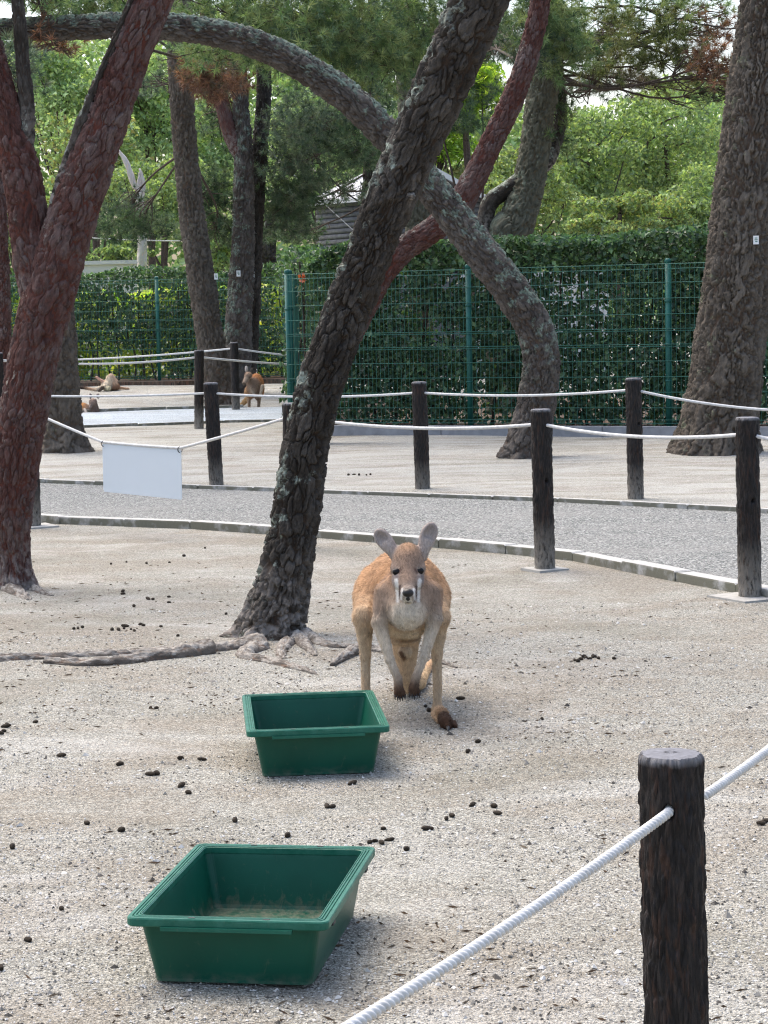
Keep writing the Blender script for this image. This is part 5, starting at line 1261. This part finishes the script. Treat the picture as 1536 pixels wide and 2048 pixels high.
def k4(B, K_, s):
    O4 = (.55, .27, .10); D4 = (.22, .155, .12)
    B.ell(K_(158, 817, .1), (21 * s, .17, 12.5 * s), O4, .03); B.ell(K_(146, 816, .25), (16 * s, .17, 13 * s), O4, .03)
    B.cone(K_(190, 822, 0), K_(189, 808, 0), 8 * s, 6 * s, D4, .03); B.cone(K_(172, 818, .05), K_(190, 821, 0), 10 * s, 8 * s, D4, .03)
    B.ell(K_(186, 803, -.05), (7.6 * s, .06, 7.2 * s), (.27, .195, .155), .012); B.cone(K_(184, 805, -.05), K_(180, 814, -.12), 4.6 * s, 2.6 * s, (.26, .20, .17), .015)
    B.ell(K_(181, 791, 0), (2.6 * s, .02, 5.5 * s), (.22, .18, .17), .01); B.ell(K_(196, 791, 0), (3.2 * s, .02, 5 * s), (.2, .16, .15), .01)
    B.cone(K_(169, 818, -.06), K_(173, 826, -.1), 2.6 * s, 2 * s, (.7, .62, .54), .008); B.cone(K_(173, 826, -.1), K_(183, 829, -.13), 2 * s, 1.8 * s, (.12, .09, .08), .008)
    B.cone(K_(186, 827, -.05), K_(197, 828, -.05), 2.4 * s, 2 * s, (.6, .52, .42), .01)
    B.cone(K_(150, 824, -.1), K_(176, 829, -.12), 3 * s, 2.4 * s, (.42, .25, .13), .01)
small_kangaroo('orange-flanked kangaroo lying with raised head beside the far left trunk', 32.6, k4, .012)

# ------------------------------------------------------------------ droppings
def pellet(seed, elong):
    r = np.random.default_rng(seed); a = np.linspace(0, math.pi, 8); b = np.linspace(0, 2 * math.pi, 10, endpoint=False)
    V = np.array([[math.sin(max(t, .02)) * math.cos(k), math.sin(max(t, .02)) * math.sin(k), math.cos(t)] for t in a for k in b])
    V = V * (1 + .35 * (fbm(V * 1.6 + seed * 7, 3, seed)[:, None] - .5)) * np.array([.75, .72, elong]); V = V[:, [2, 1, 0]]
    me = mk('dropping_shape', V * .012, gridquads(8, 10)[:, ::-1], M['dropping']); return me
shapes = [pellet(i, e) for i, e in enumerate((1.0, 1.25, 1.5, 1.1, 1.8))]
DR = {
 ('dark droppings behind the trunk near the kerb', 'droppings left of the dark trunk'): [(222, 1129), (253, 1125), (293, 1128), (339, 1126), (368, 1113), (410, 1097)],
 ('dark droppings between the red and dark trunks', 'droppings between the two near trunks'): [(246, 1184), (246, 1189), (296, 1199), (306, 1200), (338, 1195), (268, 1214), (338, 1206)],
 ('dark droppings in a row above the long root', 'droppings above the long root'): [(148, 1259), (156, 1258), (165, 1256), (224, 1261), (237, 1261), (248, 1258), (250, 1254), (262, 1260), (269, 1263), (281, 1250), (287, 1252), (322, 1254), (356, 1273), (452, 1229)],
 ('dark droppings at the left edge below the root', 'droppings at the left edge'): [(12, 1455), (8, 1464), (14, 1451), (71, 1446), (0, 1469)],
 ('dark droppings touching, left of the back tub', 'droppings left of the back tub'): [(301, 1417), (313, 1418)],
 ('flat dark dropping alone at left, above the front tub level', None): [(123, 1514)],
 ('dark droppings scattered left before the back tub', 'droppings before the back tub on the left'): [(240, 1531), (300, 1551), (313, 1550), (363, 1574), (377, 1588), (404, 1521), (361, 1519), (174, 1649), (243, 1663), (25, 1697)],
 ('dark droppings between the two green tubs', 'droppings between the tubs'): [(470, 1644), (575, 1674), (654, 1615), (665, 1616), (705, 1569)],
 ('dark droppings at the front tub rear corner', 'droppings at the front tub corner'): [(740, 1687), (750, 1684), (763, 1688), (779, 1682), (813, 1701), (767, 1660)],
 ('dark droppings left of the front tub', 'droppings left of the front tub'): [(123, 1820), (56, 1883), (0, 1940)],
 ('dark droppings in open gravel, foreground centre', 'droppings in the open gravel'): [(855, 1660), (893, 1640), (904, 1634), (945, 1612), (988, 1615), (995, 1629)],
 ('two dark droppings before the kangaroo foot', 'droppings in front of the foot'): [(936, 1506), (956, 1486)],
 ('dark droppings beside the inner kangaroo foot', 'droppings by the inner foot'): [(851, 1414), (858, 1423)],
 ('single dark dropping right of the kangaroo leg', None): [(921, 1399)],
 ('single dark dropping alone in the gravel, midway to the foreground post', None): [(1084, 1440)],
 ('dark droppings heaped in a row at right', 'droppings in the right heap'): [(1150, 1322), (1156, 1324), (1162, 1320), (1168, 1315), (1172, 1318), (1180, 1319), (1186, 1315), (1190, 1315), (1197, 1318)],
 ('single dark dropping right of the heaped row', None): [(1228, 1319)],
 ('dark droppings at the right edge behind the post', 'droppings at the right edge'): [(1522, 1650), (1532, 1646)],
 ('dark droppings on pale ground beyond the path', 'droppings beyond the path'): [(697, 951), (708, 950), (718, 951), (733, 951), (741, 950)],
}
q = 0; rr = random.Random(4)
ORD = ['leftmost', 'second', 'third', 'fourth', 'fifth', 'sixth', 'seventh', 'eighth', 'ninth', 'tenth', 'eleventh', 'twelfth', 'thirteenth', 'fourteenth']
for (lab, grp), pts in DR.items():
    pts = sorted(pts)
    for k_, (x, y) in enumerate(pts):
        lab_ = lab if len(pts) == 1 else (('leftmost' if k_ == 0 else 'rightmost' if k_ == len(pts) - 1 else ORD[k_] + ' from the left') + ' of the ' + lab)
        p = G(x, y); s = shapes[q % 5]
        o = bpy.data.objects.new('dropping', s.data); sc.collection.objects.link(o)
        k = rr.uniform(.7, 1.1) * (1.25 if y < 1000 else 1.0)
        o.location = (p[0], p[1], p[2] + .0065 * k); o.rotation_euler = (rr.uniform(-.2, .2), rr.uniform(-.2, .2), rr.uniform(0, 6.28)); o.scale = (k, k, k)
        tag(o, lab_, 'dropping', grp); q += 1
for s in shapes: bpy.data.objects.remove(s)
